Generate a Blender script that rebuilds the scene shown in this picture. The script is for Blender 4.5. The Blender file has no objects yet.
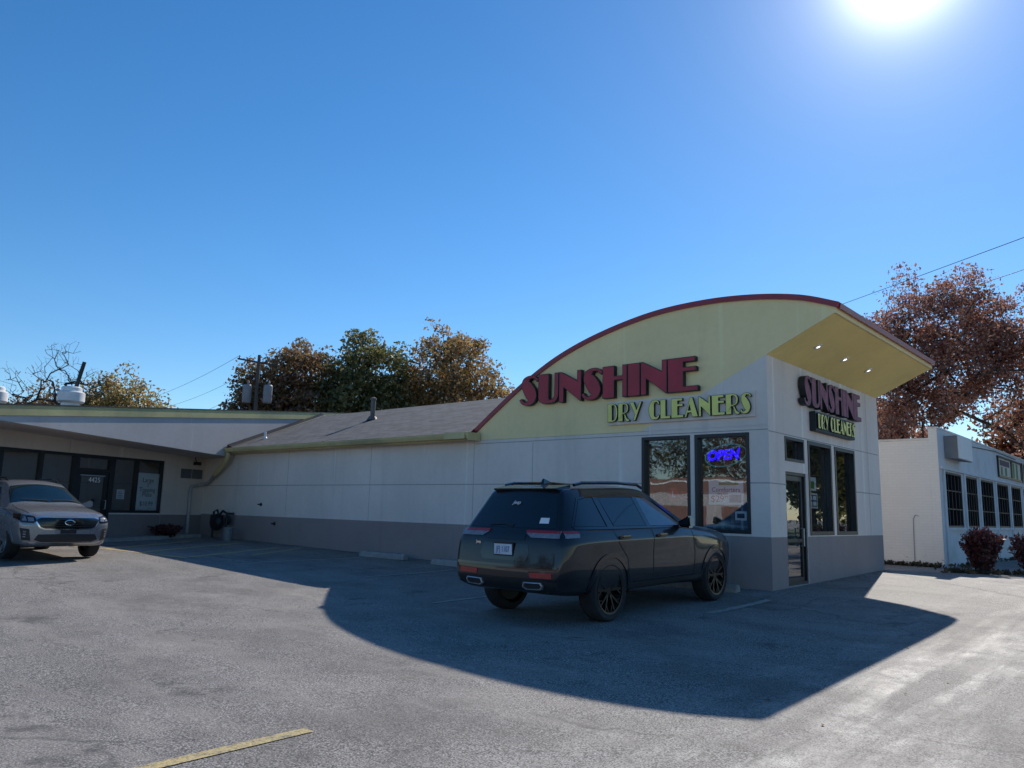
import bpy, bmesh, math, random
from mathutils import Vector, Matrix, noise
from mathutils.bvhtree import BVHTree
R = math.radians
sc = bpy.context.scene
COL = sc.collection
OFF = {}                                   # world offset of every root / part

# ------------------------------------------------------------------ materials
def lin(c):
    return tuple(((v/255)/12.92 if v/255 <= .04045 else ((v/255+.055)/1.055)**2.4) for v in c)

class NT:
    def __init__(s, name):
        s.m = bpy.data.materials.new(name); s.m.use_nodes = True
        s.t = s.m.node_tree; s.n = s.t.nodes; s.bsdf = s.n['Principled BSDF']; s.out = s.n['Material Output']
    def add(s, typ, **kw):
        x = s.n.new(typ)
        for k, v in kw.items():
            if k.startswith('i_'):
                key = k[2:]; key = int(key) if key.isdigit() else key.replace('_', ' ')
                x.inputs[key].default_value = v
            else: setattr(x, k, v)
        return x
    def link(s, a, b): s.t.links.new(a, b)
    def noise(s, scale, detail=4, vec=None, rough=.6, stretch=None):
        x = s.add('ShaderNodeTexNoise', i_Scale=scale, i_Detail=detail, i_Roughness=rough)
        if vec is None: vec = s.pos()
        if stretch:
            mp = s.add('ShaderNodeMapping'); mp.inputs['Scale'].default_value = stretch[:3]
            if len(stretch) > 3: mp.inputs['Rotation'].default_value = (0, 0, stretch[3])
            s.link(vec, mp.inputs['Vector']); vec = mp.outputs[0]
        s.link(vec, x.inputs['Vector']); return x.outputs['Fac']
    def pos(s):
        if not hasattr(s, '_p'): s._p = s.add('ShaderNodeNewGeometry').outputs['Position']
        return s._p
    def obj(s):
        if not hasattr(s, '_o'): s._o = s.add('ShaderNodeTexCoord').outputs['Object']
        return s._o
    def ramp(s, fac, stops, interp='LINEAR'):
        x = s.add('ShaderNodeValToRGB'); e = x.color_ramp; e.interpolation = interp
        while len(e.elements) < len(stops): e.elements.new(.5)
        for el, (p, c) in zip(e.elements, stops):
            el.position = p; el.color = (c, c, c, 1) if isinstance(c, (int, float)) else tuple(c)+(1,)
        s.link(fac, x.inputs[0]); return x.outputs[0]
    def mix(s, fac, a, b, blend='MIX'):
        x = s.add('ShaderNodeMix', data_type='RGBA', blend_type=blend)
        for sock, v in ((x.inputs[0], fac), (x.inputs[6], a), (x.inputs[7], b)):
            if hasattr(v, 'links') or isinstance(v, bpy.types.NodeSocket): s.link(v, sock)
            elif isinstance(v, (int, float)): sock.default_value = v if sock == x.inputs[0] else (v, v, v, 1)
            else: sock.default_value = tuple(v)+(1,)
        return x.outputs[2]
    def math(s, op, a, b=0, c=0):
        x = s.add('ShaderNodeMath', operation=op)
        for sock, v in zip(x.inputs, (a, b, c)):
            if isinstance(v, bpy.types.NodeSocket): s.link(v, sock)
            else: sock.default_value = v
        return x.outputs[0]
    def bump(s, h, strength=.3, dist=.01, prev=None):
        b = s.add('ShaderNodeBump', i_Strength=strength, i_Distance=dist); s.link(h, b.inputs['Height'])
        if prev is not None: s.link(prev, b.inputs['Normal'])
        return b.outputs[0]
    def set(s, **kw):
        for k, v in kw.items():
            sock = s.bsdf.inputs[k.replace('_', ' ')]
            if isinstance(v, bpy.types.NodeSocket): s.link(v, sock)
            elif isinstance(v, (tuple, list)) and len(v) == 3 and sock.type == 'RGBA': sock.default_value = tuple(v)+(1,)
            else: sock.default_value = v
        return s.m

def pbr(name, col, rough=.6, metal=0., var=.15, scale=3., bump=0., bscale=60., coat=0., spec=.5, dirt=None):
    n = NT(name); c = Vector(col)
    f = n.noise(scale, 5)
    colr = n.ramp(f, [(.25, tuple(c*(1-var))), (.75, tuple(c*(1+var)))])
    if dirt: colr = n.mix(n.ramp(n.noise(scale*.35, 6), [(.5, 0.), (.75, .7)]), colr, dirt)
    kw = dict(Base_Color=colr, Roughness=rough, Metallic=metal, Coat_Weight=coat, Specular_IOR_Level=spec)
    if coat: kw['Coat_Roughness'] = .03
    if bump: kw['Normal'] = n.bump(n.noise(bscale, 3), bump, .01)
    return n.set(**kw)

M = {}
def stucco(name, base, streak=.35):
    n = NT(name); c = Vector(base)
    big = n.noise(.5, 4); fine = n.noise(9, 5)
    col = n.ramp(big, [(.3, tuple(c*.9)), (.7, tuple(c*1.06))])
    st = n.noise(1.0, 5, stretch=(2.2, 2.2, .16))
    col = n.mix(n.ramp(st, [(.55, 0.), (.85, streak)]), col, tuple(c*.62))
    drip = n.noise(1.0, 3, stretch=(3.1, 3.1, .1))
    col = n.mix(n.ramp(drip, [(.63, 0.), (.70, streak)]), col, tuple(min(1, v*1.45) for v in c))
    col = n.mix(n.ramp(fine, [(.3, .12), (.6, 0.)]), col, tuple(c*.6))
    b = n.bump(n.noise(120, 2), .25, .006); b = n.bump(n.noise(1.3, 3), .12, .03, b)
    return n.set(Base_Color=col, Roughness=.9, Specular_IOR_Level=.2, Normal=b)
M['stucco'] = stucco('grey_white_stucco', (.82, .715, .635), .55)
M['stucco_dark'] = stucco('grey_base_paint', (.35, .285, .265), .4)
M['yellow'] = stucco('yellow_stucco', (.95, .765, .41), .28)
M['soffit'] = stucco('tan_soffit', (.95, .74, .30), .15)
M['tan'] = stucco('tan_wall', (.66, .56, .49), .35)
M['tan_dark'] = stucco('tan_base', (.25, .21, .195), .3)
M['fascia'] = stucco('pale_fascia', (.50, .47, .455), .3)
M['joint'] = pbr('panel_joint', (.36, .33, .31), .9)
M['red_trim'] = pbr('red_trim_metal', (.30, .03, .045), .35, var=.2, scale=1.5)
M['trim_yellow'] = pbr('yellow_trim', (.54, .48, .22), .55, var=.15, scale=1.2, dirt=(.2, .2, .12))
M['gutter'] = pbr('beige_gutter', (.62, .50, .24), .5, var=.15, scale=1.5, dirt=(.22, .2, .13))
M['grey_pipe'] = pbr('painted_grey_pipe', (.36, .34, .33), .6)
M['black_frame'] = pbr('black_window_frame', (.014, .015, .017), .4, var=.3)
M['dark_metal'] = pbr('dark_metal', (.03, .032, .035), .5, metal=.4)
M['galv'] = pbr('galvanised_metal', (.42, .43, .45), .4, metal=.7, var=.2, dirt=(.2, .19, .18))
M['white_metal'] = pbr('white_painted_metal', (.78, .78, .76), .45, var=.06, dirt=(.5, .48, .45))
M['white_paint'] = pbr('white_paint', (.62, .63, .64), .7, var=.06, dirt=(.42, .4, .38))
M['membrane'] = pbr('roof_membrane', (.10, .10, .11), .85)
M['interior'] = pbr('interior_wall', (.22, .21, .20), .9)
M['wood_dark'] = pbr('weathered_pole_wood', (.07, .055, .045), .9, scale=8)
M['maroon'] = pbr('maroon_letter_face', (.40, .022, .04), .42, var=.2, scale=2)
M['maroon_faded'] = pbr('faded_maroon_face', (.27, .10, .14), .6, var=.4, scale=9, spec=.25)
M['letter_side'] = pbr('black_letter_return', (.012, .015, .02), .5)
M['lime'] = pbr('lime_letter_face', (.86, .80, .20), .4, var=.1)
M['paper'] = pbr('white_paper', (.84, .84, .82), .8, var=.04)
M['ink'] = pbr('black_ink', (.02, .02, .025), .8)
M['blue_ink'] = pbr('blue_ink', (.04, .09, .28), .8)
M['red_ink'] = pbr('red_ink', (.55, .03, .03), .6)
M['green_ink'] = pbr('green_ink', (.12, .30, .06), .7)
M['concrete'] = pbr('worn_concrete', (.34, .32, .29), .9, var=.2, scale=6, bump=.4, dirt=(.16, .15, .14))
M['bucket'] = pbr('white_plastic', (.20, .205, .215), .5)
M['wire'] = pbr('wire_rubber', (.02, .02, .02), .7)

def glass(name, refl=.28, tint=(.55, .62, .62), rough=.015):
    n = NT(name); n.n.remove(n.bsdf)
    tr = n.add('ShaderNodeBsdfTransparent'); tr.inputs[0].default_value = tint+(1,)
    gl = n.add('ShaderNodeBsdfGlossy'); gl.inputs['Roughness'].default_value = rough; gl.inputs[0].default_value = (.92, .96, 1, 1)
    b = n.bump(n.noise(1.6, 2), .05, .02); n.link(b, gl.inputs['Normal'])
    fr = n.add('ShaderNodeFresnel', i_IOR=1.5)
    f = n.math('ADD', n.math('MULTIPLY', fr.outputs[0], .9), refl); f = n.math('MINIMUM', f, .95)
    mx = n.add('ShaderNodeMixShader'); n.link(f, mx.inputs[0]); n.link(tr.outputs[0], mx.inputs[1]); n.link(gl.outputs[0], mx.inputs[2])
    n.link(mx.outputs[0], n.out.inputs[0]); return n.m
M['glass'] = glass('shop_glass', .14, (.86, .89, .89))
M['glass_dark'] = glass('dim_shop_glass', .12, (.80, .82, .82))

def emit(name, col, s):
    n = NT(name); return n.set(Base_Color=col, Emission_Color=col, Emission_Strength=s)
M['neon_blue'] = emit('blue_neon', (.02, .0, .9), 1.15)
M['neon_cyan'] = emit('cyan_neon', (.08, .40, .40), .07)
M['lamp_lit'] = emit('lit_lamp', (1, .95, .85), 3.0)

# asphalt: aggregate, patches, dusty wheel tracks
def asphalt():
    n = NT('aged_asphalt')
    big = n.noise(.22, 5); mid = n.noise(1.1, 5); agg = n.noise(75, 2, rough=.75)
    vor = n.add('ShaderNodeTexVoronoi', i_Scale=38.0); n.link(n.pos(), vor.inputs['Vector'])
    c = n.ramp(big, [(.3, (.165, .144, .125)), (.5, (.225, .199, .173)), (.72, (.285, .253, .221))])
    c = n.mix(n.ramp(mid, [(.35, .4), (.55, 0.)]), c, (.14, .128, .118))
    tr = n.noise(1.0, 6, stretch=(1.7, .16, 1, R(-4)), rough=.65)          # tracks along the lane
    sep = n.add('ShaderNodeSeparateXYZ'); n.link(n.pos(), sep.inputs[0])
    lane = n.math('MULTIPLY', n.ramp(sep.outputs[0], [(0, 0.), (1, 1.)]), 1.0)
    mr = n.add('ShaderNodeMapRange'); n.link(sep.outputs[0], mr.inputs[0])
    mr.inputs[1].default_value = 1.6; mr.inputs[2].default_value = 3.6; mr.interpolation_type = 'SMOOTHSTEP'
    brk = n.ramp(n.noise(1.6, 6, rough=.75), [(.38, .15), (.6, 1.)]); trk = n.math('MULTIPLY', n.math('MULTIPLY', n.ramp(tr, [(.46, 0.), (.62, 1.)]), brk), mr.outputs[0])
    c = n.mix(trk, c, (.66, .62, .55))
    soft = n.math('MULTIPLY', n.ramp(n.noise(.35, 3), [(.45, 0.), (.7, .22)]), mr.outputs[0])
    c = n.mix(soft, c, (.32, .30, .28))
    g2 = n.noise(30, 3, rough=.8)
    c = n.mix(n.ramp(agg, [(.36, 1.), (.49, 0.)]), c, (.030, .030, .032))
    c = n.mix(n.ramp(g2, [(.36, .8), (.46, 0.)]), c, (.045, .045, .046))
    c = n.mix(n.ramp(agg, [(.53, 0.), (.64, 1.)]), c, (.50, .47, .44))
    c = n.mix(n.ramp(g2, [(.56, 0.), (.68, .6)]), c, (.42, .40, .37))
    pt = n.noise(.42, 7, rough=.7); c = n.mix(n.ramp(pt, [(.46, 0.), (.64, .55)]), c, (.085, .075, .067))
    du = n.noise(.9, 6, stretch=(.5, 1.4, 1, .5), rough=.7); c = n.mix(n.ramp(du, [(.48, 0.), (.70, .5)]), c, (.36, .32, .28))
    st_ = n.noise(.6, 7, rough=.75); c = n.mix(n.ramp(st_, [(.60, 0.), (.66, .6)]), c, (.045, .042, .04))   # oil and damp stains
    # hairline cracks
    wv = n.add('ShaderNodeTexVoronoi', i_Scale=.23, feature='DISTANCE_TO_EDGE')
    dn = n.add('ShaderNodeTexNoise', i_Scale=1.2, i_Detail=6); n.link(n.pos(), dn.inputs['Vector'])
    ad = n.add('ShaderNodeMixRGB', blend_type='LINEAR_LIGHT'); ad.inputs[0].default_value = .5
    n.link(n.pos(), ad.inputs[1]); n.link(dn.outputs['Color'], ad.inputs[2]); n.link(ad.outputs[0], wv.inputs['Vector'])
    crk = n.math('MULTIPLY', n.ramp(wv.outputs['Distance'], [(0, 1.), (.008, 0.)]), n.ramp(n.noise(.3, 3), [(.44, 0.), (.56, .5)]))
    c = n.mix(crk, c, (.03, .03, .03))
    b = n.bump(n.noise(90, 2), .5, .004); b = n.bump(mid, .1, .02, b)
    rg = n.mix(n.math('MULTIPLY', trk, .8), .80, .62)
    return n.set(Base_Color=c, Roughness=rg, Specular_IOR_Level=.38, Normal=b)
M['asphalt'] = asphalt()

def line_paint(name, col):
    n = NT(name)
    wear = n.ramp(n.noise(14, 6, rough=.75), [(.34, .9), (.50, 0.)])
    agg = n.noise(55, 2)
    c = n.mix(wear, col, (.15, .14, .13)); c = n.mix(n.ramp(agg, [(.38, .5), (.5, 0.)]), c, (.08, .08, .07))
    return n.set(Base_Color=c, Roughness=.75, Normal=n.bump(agg, .5, .01))
M['line_yellow'] = line_paint('worn_yellow_paint', (.56, .43, .19))
M['line_white'] = line_paint('worn_white_paint', (.42, .40, .35))

def shingles():
    n = NT('asphalt_shingles')
    br = n.add('ShaderNodeTexBrick', i_Scale=1.0); br.inputs['Brick Width'].default_value = .42; br.inputs['Row Height'].default_value = .2
    br.inputs['Mortar Size'].default_value = .022; br.inputs['Color1'].default_value = (.125, .122, .122, 1); br.inputs['Color2'].default_value = (.048, .048, .052, 1)
    br.inputs['Mortar'].default_value = (.02, .02, .02, 1)
    mp = n.add('ShaderNodeMapping'); mp.inputs['Scale'].default_value = (1, 1.05, 0); n.link(n.pos(), mp.inputs[0]); n.link(mp.outputs[0], br.inputs['Vector'])
    c = n.mix(n.ramp(n.noise(1.0, 5, stretch=(1.3, 3.2, 1), rough=.75), [(.38, 0.), (.62, .85)]), br.outputs['Color'], (.13, .132, .142))
    c = n.mix(n.ramp(n.noise(2.2, 4, stretch=(1, 2.5, 1), rough=.7), [(.36, .8), (.5, 0.)]), c, (.035, .036, .042))
    c = n.mix(n.ramp(n.noise(60, 2), [(.4, .4), (.55, 0.)]), c, (.07, .065, .065))
    return n.set(Base_Color=c, Roughness=.95, Normal=n.bump(br.outputs['Fac'], .6, -.02))
M['shingles'] = shingles()

def painted_brick(name, col):
    n = NT(name)
    br = n.add('ShaderNodeTexBrick', i_Scale=1.0); br.inputs['Brick Width'].default_value = .21; br.inputs['Row Height'].default_value = .075
    br.inputs['Mortar Size'].default_value = .006; c = Vector(col)
    br.inputs['Color1'].default_value = tuple(c)+(1,); br.inputs['Color2'].default_value = tuple(c*.97)+(1,); br.inputs['Mortar'].default_value = tuple(c*.92)+(1,)
    sep = n.add('ShaderNodeSeparateXYZ'); n.link(n.pos(), sep.inputs[0])
    cb = n.add('ShaderNodeCombineXYZ'); n.link(n.math('ADD', sep.outputs[0], sep.outputs[1]), cb.inputs[0]); n.link(sep.outputs[2], cb.inputs[1])
    n.link(cb.outputs[0], br.inputs['Vector'])
    chip = n.math('MULTIPLY', n.ramp(n.noise(4, 7, rough=.75), [(.6, 0.), (.66, 1.)]), n.ramp(sep.outputs[2], [(.0, 1.), (1., 0.)]))
    col2 = n.mix(n.ramp(n.noise(.8, 5), [(.4, 0.), (.8, .4)]), br.outputs['Color'], tuple(c*.78))
    col2 = n.mix(chip, col2, (.17, .12, .10))
    return n.set(Base_Color=col2, Roughness=.8, Normal=n.bump(br.outputs['Fac'], .2, -.008))
M['cream_brick'] = painted_brick('cream_painted_brick', (.93, .90, .84))
M['red_brick'] = painted_brick('red_brick', (.25, .135, .105))

def leaves(name, cols, trans=.46):
    n = NT(name); n.n.remove(n.bsdf)
    g = n.add('ShaderNodeNewGeometry')
    k = len(cols)
    c = n.ramp(g.outputs['Random Per Island'], [((i+.5)/k, cols[i]) for i in range(k)], 'LINEAR')
    cl = n.noise(.55, 3)
    c = n.mix(n.ramp(cl, [(.35, .45), (.6, 0.)]), c, tuple(Vector(cols[0])*.6))
    d = n.add('ShaderNodeBsdfDiffuse'); t = n.add('ShaderNodeBsdfTranslucent'); gl = n.add('ShaderNodeBsdfGlossy'); gl.inputs['Roughness'].default_value = .45
    n.link(c, d.inputs[0]); n.link(n.mix(.5, c, cols[-1]), t.inputs[0])
    mx = n.add('ShaderNodeMixShader'); mx.inputs[0].default_value = trans; n.link(d.outputs[0], mx.inputs[1]); n.link(t.outputs[0], mx.inputs[2])
    m2 = n.add('ShaderNodeMixShader'); m2.inputs[0].default_value = .05; n.link(mx.outputs[0], m2.inputs[1]); n.link(gl.outputs[0], m2.inputs[2])
    n.link(m2.outputs[0], n.out.inputs[0]); return n.m
M['leaf_brown'] = leaves('russet_brown_leaves', [(.09, .055, .04), (.19, .10, .055), (.30, .15, .07), (.32, .22, .09)])
M['leaf_green'] = leaves('olive_green_leaves', [(.05, .075, .03), (.11, .14, .045), (.17, .18, .06), (.26, .23, .08)])
M['leaf_orange'] = leaves('orange_green_leaves', [(.11, .085, .035), (.26, .15, .06), (.42, .21, .08), (.44, .30, .11)])
M['leaf_red'] = leaves('dark_red_leaves', [(.12, .05, .035), (.26, .10, .065), (.42, .17, .11), (.50, .27, .18)])
M['leaf_rust'] = leaves('bright_rust_leaves', [(.08, .022, .012), (.20, .06, .02), (.32, .10, .03), (.28, .12, .04)])
M['leaf_yellow'] = leaves('golden_leaves', [(.20, .15, .05), (.38, .28, .09), (.52, .40, .14), (.44, .31, .11)])
M['leaf_barberry'] = leaves('burgundy_leaves', [(.035, .009, .012), (.07, .014, .018), (.12, .025, .025), (.18, .06, .05)], .25)
M['leaf_weed'] = leaves('weed_leaves', [(.035, .035, .015), (.075, .068, .028), (.12, .10, .05)])
M['bark'] = pbr('dark_bark', (.045, .036, .030), .95, var=.3, scale=6)

# ------------------------------------------------------------------ mesh building
class MB:
    def __init__(s): s.v = []; s.f = []; s.mi = []
    def poly(s, pts, mi=0):
        k = len(s.v); s.v += [tuple(p) for p in pts]; s.f.append(tuple(range(k, k+len(pts)))); s.mi.append(mi)
    def raw(s, v, f, mi=0):
        k = len(s.v); s.v += [tuple(p) for p in v]; s.f += [tuple(i+k for i in q) for q in f]; s.mi += [mi]*len(f)
    def hexa(s, p, mi=0):      # p: 8 pts bottom 0-3 (ccw), top 4-7
        s.raw(p, [(3, 2, 1, 0), (4, 5, 6, 7), (0, 1, 5, 4), (1, 2, 6, 5), (2, 3, 7, 6), (3, 0, 4, 7)], mi)
    def box(s, x0, y0, z0, x1, y1, z1, mi=0):
        s.hexa([(x0, y0, z0), (x1, y0, z0), (x1, y1, z0), (x0, y1, z0), (x0, y0, z1), (x1, y0, z1), (x1, y1, z1), (x0, y1, z1)], mi)
    def tube(s, pts, r, n=8, mi=0, cap=True):
        pts = [Vector(p) for p in pts]; rs = r if isinstance(r, (list, tuple)) else [r]*len(pts)
        rings = []; up = None
        for i, p in enumerate(pts):
            t = (pts[min(i+1, len(pts)-1)]-pts[max(i-1, 0)]).normalized()
            if up is None:
                up = t.orthogonal().normalized()
            up = (up-t*up.dot(t)); up = up.normalized() if up.length > 1e-5 else t.orthogonal().normalized()
            b = t.cross(up)
            rings.append([p+(up*math.cos(2*math.pi*k/n)+b*math.sin(2*math.pi*k/n))*rs[i] for k in range(n)])
        v = [q for rg in rings for q in rg]; f = []
        for i in range(len(pts)-1):
            for k in range(n):
                a = i*n+k; b_ = i*n+(k+1) % n; f.append((a, b_, b_+n, a+n))
        if cap: f.append(tuple(range(n))[::-1]); f.append(tuple((len(pts)-1)*n+k for k in range(n)))
        s.raw(v, f, mi)
    def lathe(s, prof, o, axis='z', n=24, mi=0):   # prof [(r,h)] , axis direction
        o = Vector(o); ax = {'x': (1, 0, 0), 'y': (0, 1, 0), 'z': (0, 0, 1)}[axis] if isinstance(axis, str) else axis
        ax = Vector(ax).normalized(); u = ax.orthogonal().normalized(); w = ax.cross(u)
        v = []; f = []; m = len(prof)
        for k in range(n):
            a = 2*math.pi*k/n; d = u*math.cos(a)+w*math.sin(a)
            for r, h in prof: v.append(o+d*r+ax*h)
        for k in range(n):
            for i in range(m-1):
                a = k*m+i; b = ((k+1) % n)*m+i; f.append((a, b, b+1, a+1))
        s.raw(v, f, mi)
    def prism(s, pts, d, mi=0):     # polygon pts (3d) extruded by vector d
        d = Vector(d); n = len(pts); a = [Vector(p) for p in pts]; b = [p+d for p in a]
        s.raw(a+b, [tuple(range(n))[::-1], tuple(range(n, 2*n))]+[(i, (i+1) % n, (i+1) % n+n, i+n) for i in range(n)], mi)
    def build(s, name, mats, parent=None, smooth=False, bevel=0, local=False, keepnormals=False):
        me = bpy.data.meshes.new(name)
        off = Vector((0, 0, 0)) if (local or parent is None) else OFF.get(parent.name, Vector((0, 0, 0)))
        me.from_pydata([tuple(Vector(p)-off) for p in s.v], [], s.f)
        if not isinstance(mats, (list, tuple)): mats = [mats]
        for m in mats: me.materials.append(m)
        for p, i in zip(me.polygons, s.mi): p.material_index = i; p.use_smooth = smooth
        bm = bmesh.new(); bm.from_mesh(me)
        if not keepnormals: bmesh.ops.recalc_face_normals(bm, faces=bm.faces)
        if bevel:
            es = [e for e in bm.edges if len(e.link_faces) == 2 and e.calc_face_angle(0) > .6]
            bmesh.ops.bevel(bm, geom=es, offset=bevel, segments=2, affect='EDGES', clamp_overlap=True)
        bm.to_mesh(me); bm.free()
        if smooth: me.set_sharp_from_angle(angle=R(38))
        o = bpy.data.objects.new(name, me); COL.objects.link(o)
        if parent is not None: o.parent = parent
        if parent is not None: OFF[o.name] = OFF.get(parent.name, Vector((0, 0, 0))) if not local else Vector((0, 0, 0))
        return o

class Fr:                       # a wall frame: origin, along, up, outward
    def __init__(s, O, U, N, V=(0, 0, 1)): s.O = Vector(O); s.U = Vector(U); s.V = Vector(V); s.N = Vector(N)
    def p(s, u, v, n=0): return s.O+s.U*u+s.V*v+s.N*n
    def box(s, mb, u0, u1, v0, v1, n0, n1, mi=0):
        mb.hexa([s.p(u0, v0, n0), s.p(u1, v0, n0), s.p(u1, v0, n1), s.p(u0, v0, n1), s.p(u0, v1, n0), s.p(u1, v1, n0), s.p(u1, v1, n1), s.p(u0, v1, n1)], mi)
    def ring(s, mb, u0, u1, v0, v1, w, n0, n1, mi=0, bottom=True):
        s.box(mb, u0, u0+w, v0, v1, n0, n1, mi); s.box(mb, u1-w, u1, v0, v1, n0, n1, mi)
        s.box(mb, u0+w, u1-w, v1-w, v1, n0, n1, mi)
        if bottom: s.box(mb, u0+w, u1-w, v0, v0+w, n0, n1, mi)
    def quad(s, mb, u0, u1, v0, v1, n=0, mi=0): mb.poly([s.p(u0, v0, n), s.p(u1, v0, n), s.p(u1, v1, n), s.p(u0, v1, n)], mi)
    def wall(s, mb, u0, u1, v0, v1, holes, depth, mat=lambda u, v: 0, us=(), vs=(), rev=None):
        U_ = sorted({u0, u1, *us, *[h[0] for h in holes], *[h[1] for h in holes]}); V_ = sorted({v0, v1, *vs, *[h[2] for h in holes], *[h[3] for h in holes]})
        for a, b in zip(U_, U_[1:]):
            for c, d in zip(V_, V_[1:]):
                mu, mv = (a+b)/2, (c+d)/2
                if any(h[0] < mu < h[1] and h[2] < mv < h[3] for h in holes): continue
                s.quad(mb, a, b, c, d, 0, mat(mu, mv))
        for h in holes:
            q = [(h[0], h[2]), (h[1], h[2]), (h[1], h[3]), (h[0], h[3])]
            for (a, c), (b, d) in zip(q, q[1:]+q[:1]):
                mb.poly([s.p(a, c, 0), s.p(b, d, 0), s.p(b, d, -depth), s.p(a, c, -depth)], rev if rev is not None else mat((h[0]+h[1])/2, 2.0))

def tag(o, label=None, cat=None, group=None, kind=None):
    if label: o['label'] = label
    if cat: o['category'] = cat
    if group: o['group'] = group
    if kind: o['kind'] = kind
    return o
def empty(name, loc, label, cat, group=None, rz=0, pitch=0):
    o = bpy.data.objects.new(name, None); COL.objects.link(o); o.location = loc; o.rotation_euler = (pitch, 0, rz); o.empty_display_size = .2
    OFF[o.name] = Vector(loc); return tag(o, label, cat, group)
def dup(o, parent=None):
    c = o.copy(); COL.objects.link(c)
    if parent is not None: c.parent = parent
    for ch in list(o.children): dup(ch, c)
    return c
def curve_mesh(name, cu, mats, parent, mw):      # bake a curve to a mesh placed by matrix mw (world, minus the parent's offset)
    ob = bpy.data.objects.new(name, cu); COL.objects.link(ob)
    dg = bpy.context.evaluated_depsgraph_get(); me = bpy.data.meshes.new_from_object(ob.evaluated_get(dg))
    bpy.data.objects.remove(ob)
    off = OFF.get(parent.name, Vector()) if parent else Vector()
    me.transform(Matrix.Translation(-off) @ mw)
    me.materials.clear()
    for m in mats: me.materials.append(m)
    o = bpy.data.objects.new(name, me); COL.objects.link(o); o.parent = parent
    if parent: OFF[o.name] = off
    return o
def text(name, body, size, mat, parent, O, U, V, extrude=.001, shear=0, offset=0, align='CENTER', sx=1):
    cu = bpy.data.curves.new(name, 'FONT'); cu.body = body; cu.size = size; cu.align_x = align; cu.align_y = 'CENTER'
    cu.extrude = extrude; cu.shear = shear; cu.offset = offset; cu.resolution_u = 3
    U = Vector(U).normalized(); V = Vector(V).normalized(); N = U.cross(V)
    mw = Matrix((( *U*sx, 0), (*V, 0), (*N, 0), (0, 0, 0, 1))).transposed(); mw.translation = Vector(O)
    return curve_mesh(name, cu, [mat], parent, mw)

# ground height: the lot falls gently towards the camera and rises to the left
def g(x, y):
    k = min(max((x+14)/10, 0), 1)*.6+.4
    yn = min(y, 0); z = .262+k*(.078*max(yn, -1.2)+.022*max(min(yn+1.2, 0), -20))-.02*min(max(x, 0), 9)+.018*min(max(y, 0), 6.2)-.02*min(max(y-6.25, 0), 4)
    return z+.0158*min(max(-7-x, 0), 16)
# ------------------------------------------------------------------ camera, sun, sky
CAM = dict(f=785.03, pitch=.16102750, roll=.02509847, yaw=-.71849679, loc=(5.57285552, -13.1776517, 1.47465305))
def make_camera():
    p, r, y = CAM['pitch'], CAM['roll'], CAM['yaw']
    d = Vector((math.sin(y)*math.cos(p), math.cos(y)*math.cos(p), math.sin(p)))
    rr = Vector((math.cos(y), -math.sin(y), 0)); u = rr.cross(d)
    r2 = rr*math.cos(r)+u*math.sin(r); u2 = u*math.cos(r)-rr*math.sin(r)
    cam = bpy.data.cameras.new('camera'); cam.sensor_width = 36; cam.lens = CAM['f']/1024*36; cam.clip_end = 3000; cam.clip_start = .05
    o = bpy.data.objects.new('camera', cam); COL.objects.link(o)
    mw = Matrix((r2, u2, -d)).transposed().to_4x4(); mw.translation = Vector(CAM['loc']); o.matrix_world = mw
    sc.camera = o
make_camera()
EL, AZ = R(34.6), R(-13.0)
SUN = Vector((math.sin(AZ)*math.cos(EL), math.cos(AZ)*math.cos(EL), math.sin(EL)))
sl = bpy.data.lights.new('sun', 'SUN'); sl.energy = 5.0; sl.angle = R(.5); sl.color = (1, .94, .85)
so = bpy.data.objects.new('sun', sl); COL.objects.link(so); so.rotation_euler = (-SUN).to_track_quat('-Z', 'Y').to_euler()

w = bpy.data.worlds.new('World'); sc.world = w; w.use_nodes = True
nt = w.node_tree; bg = nt.nodes['Background']
sky = nt.nodes.new('ShaderNodeTexSky'); sky.sky_type = 'NISHITA'; sky.sun_disc = False
sky.sun_elevation = EL; sky.sun_rotation = AZ; sky.air_density = 1.0; sky.dust_density = .08; sky.ozone_density = 4.0; sky.altitude = 200
hs = nt.nodes.new('ShaderNodeHueSaturation'); hs.inputs['Saturation'].default_value = 1.25; hs.inputs['Value'].default_value = 1.0
nt.links.new(sky.outputs[0], hs.inputs['Color'])
# aureole of the real sun, a function of the angle to the sun only
ge = nt.nodes.new('ShaderNodeNewGeometry'); dt = nt.nodes.new('ShaderNodeVectorMath'); dt.operation = 'DOT_PRODUCT'
nm = nt.nodes.new('ShaderNodeVectorMath'); nm.operation = 'NORMALIZE'
tc = nt.nodes.new('ShaderNodeTexCoord'); nt.links.new(tc.outputs['Generated'], nm.inputs[0])
nt.links.new(nm.outputs[0], dt.inputs[0]); dt.inputs[1].default_value = SUN
def mth(op, a, b):
    x = nt.nodes.new('ShaderNodeMath'); x.operation = op
    for s_, v in zip(x.inputs, (a, b)):
        if isinstance(v, bpy.types.NodeSocket): nt.links.new(v, s_)
        else: s_.default_value = v
    return x.outputs[0]
dm = mth('MAXIMUM', dt.outputs['Value'], 0.0)
halo = mth('ADD', mth('MULTIPLY', mth('POWER', dm, 800.0), 12.0), mth('ADD', mth('MULTIPLY', mth('POWER', dm, 160.0), 2.4), mth('MULTIPLY', mth('POWER', dm, 26.0), .22)))
hc = nt.nodes.new('ShaderNodeMixRGB'); hc.blend_type = 'MULTIPLY'; hc.inputs[0].default_value = 1; hc.inputs[1].default_value = (1, .97, .95, 1)
nt.links.new(halo, hc.inputs[2])
ad = nt.nodes.new('ShaderNodeMixRGB'); ad.blend_type = 'ADD'; ad.inputs[0].default_value = 1
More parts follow.
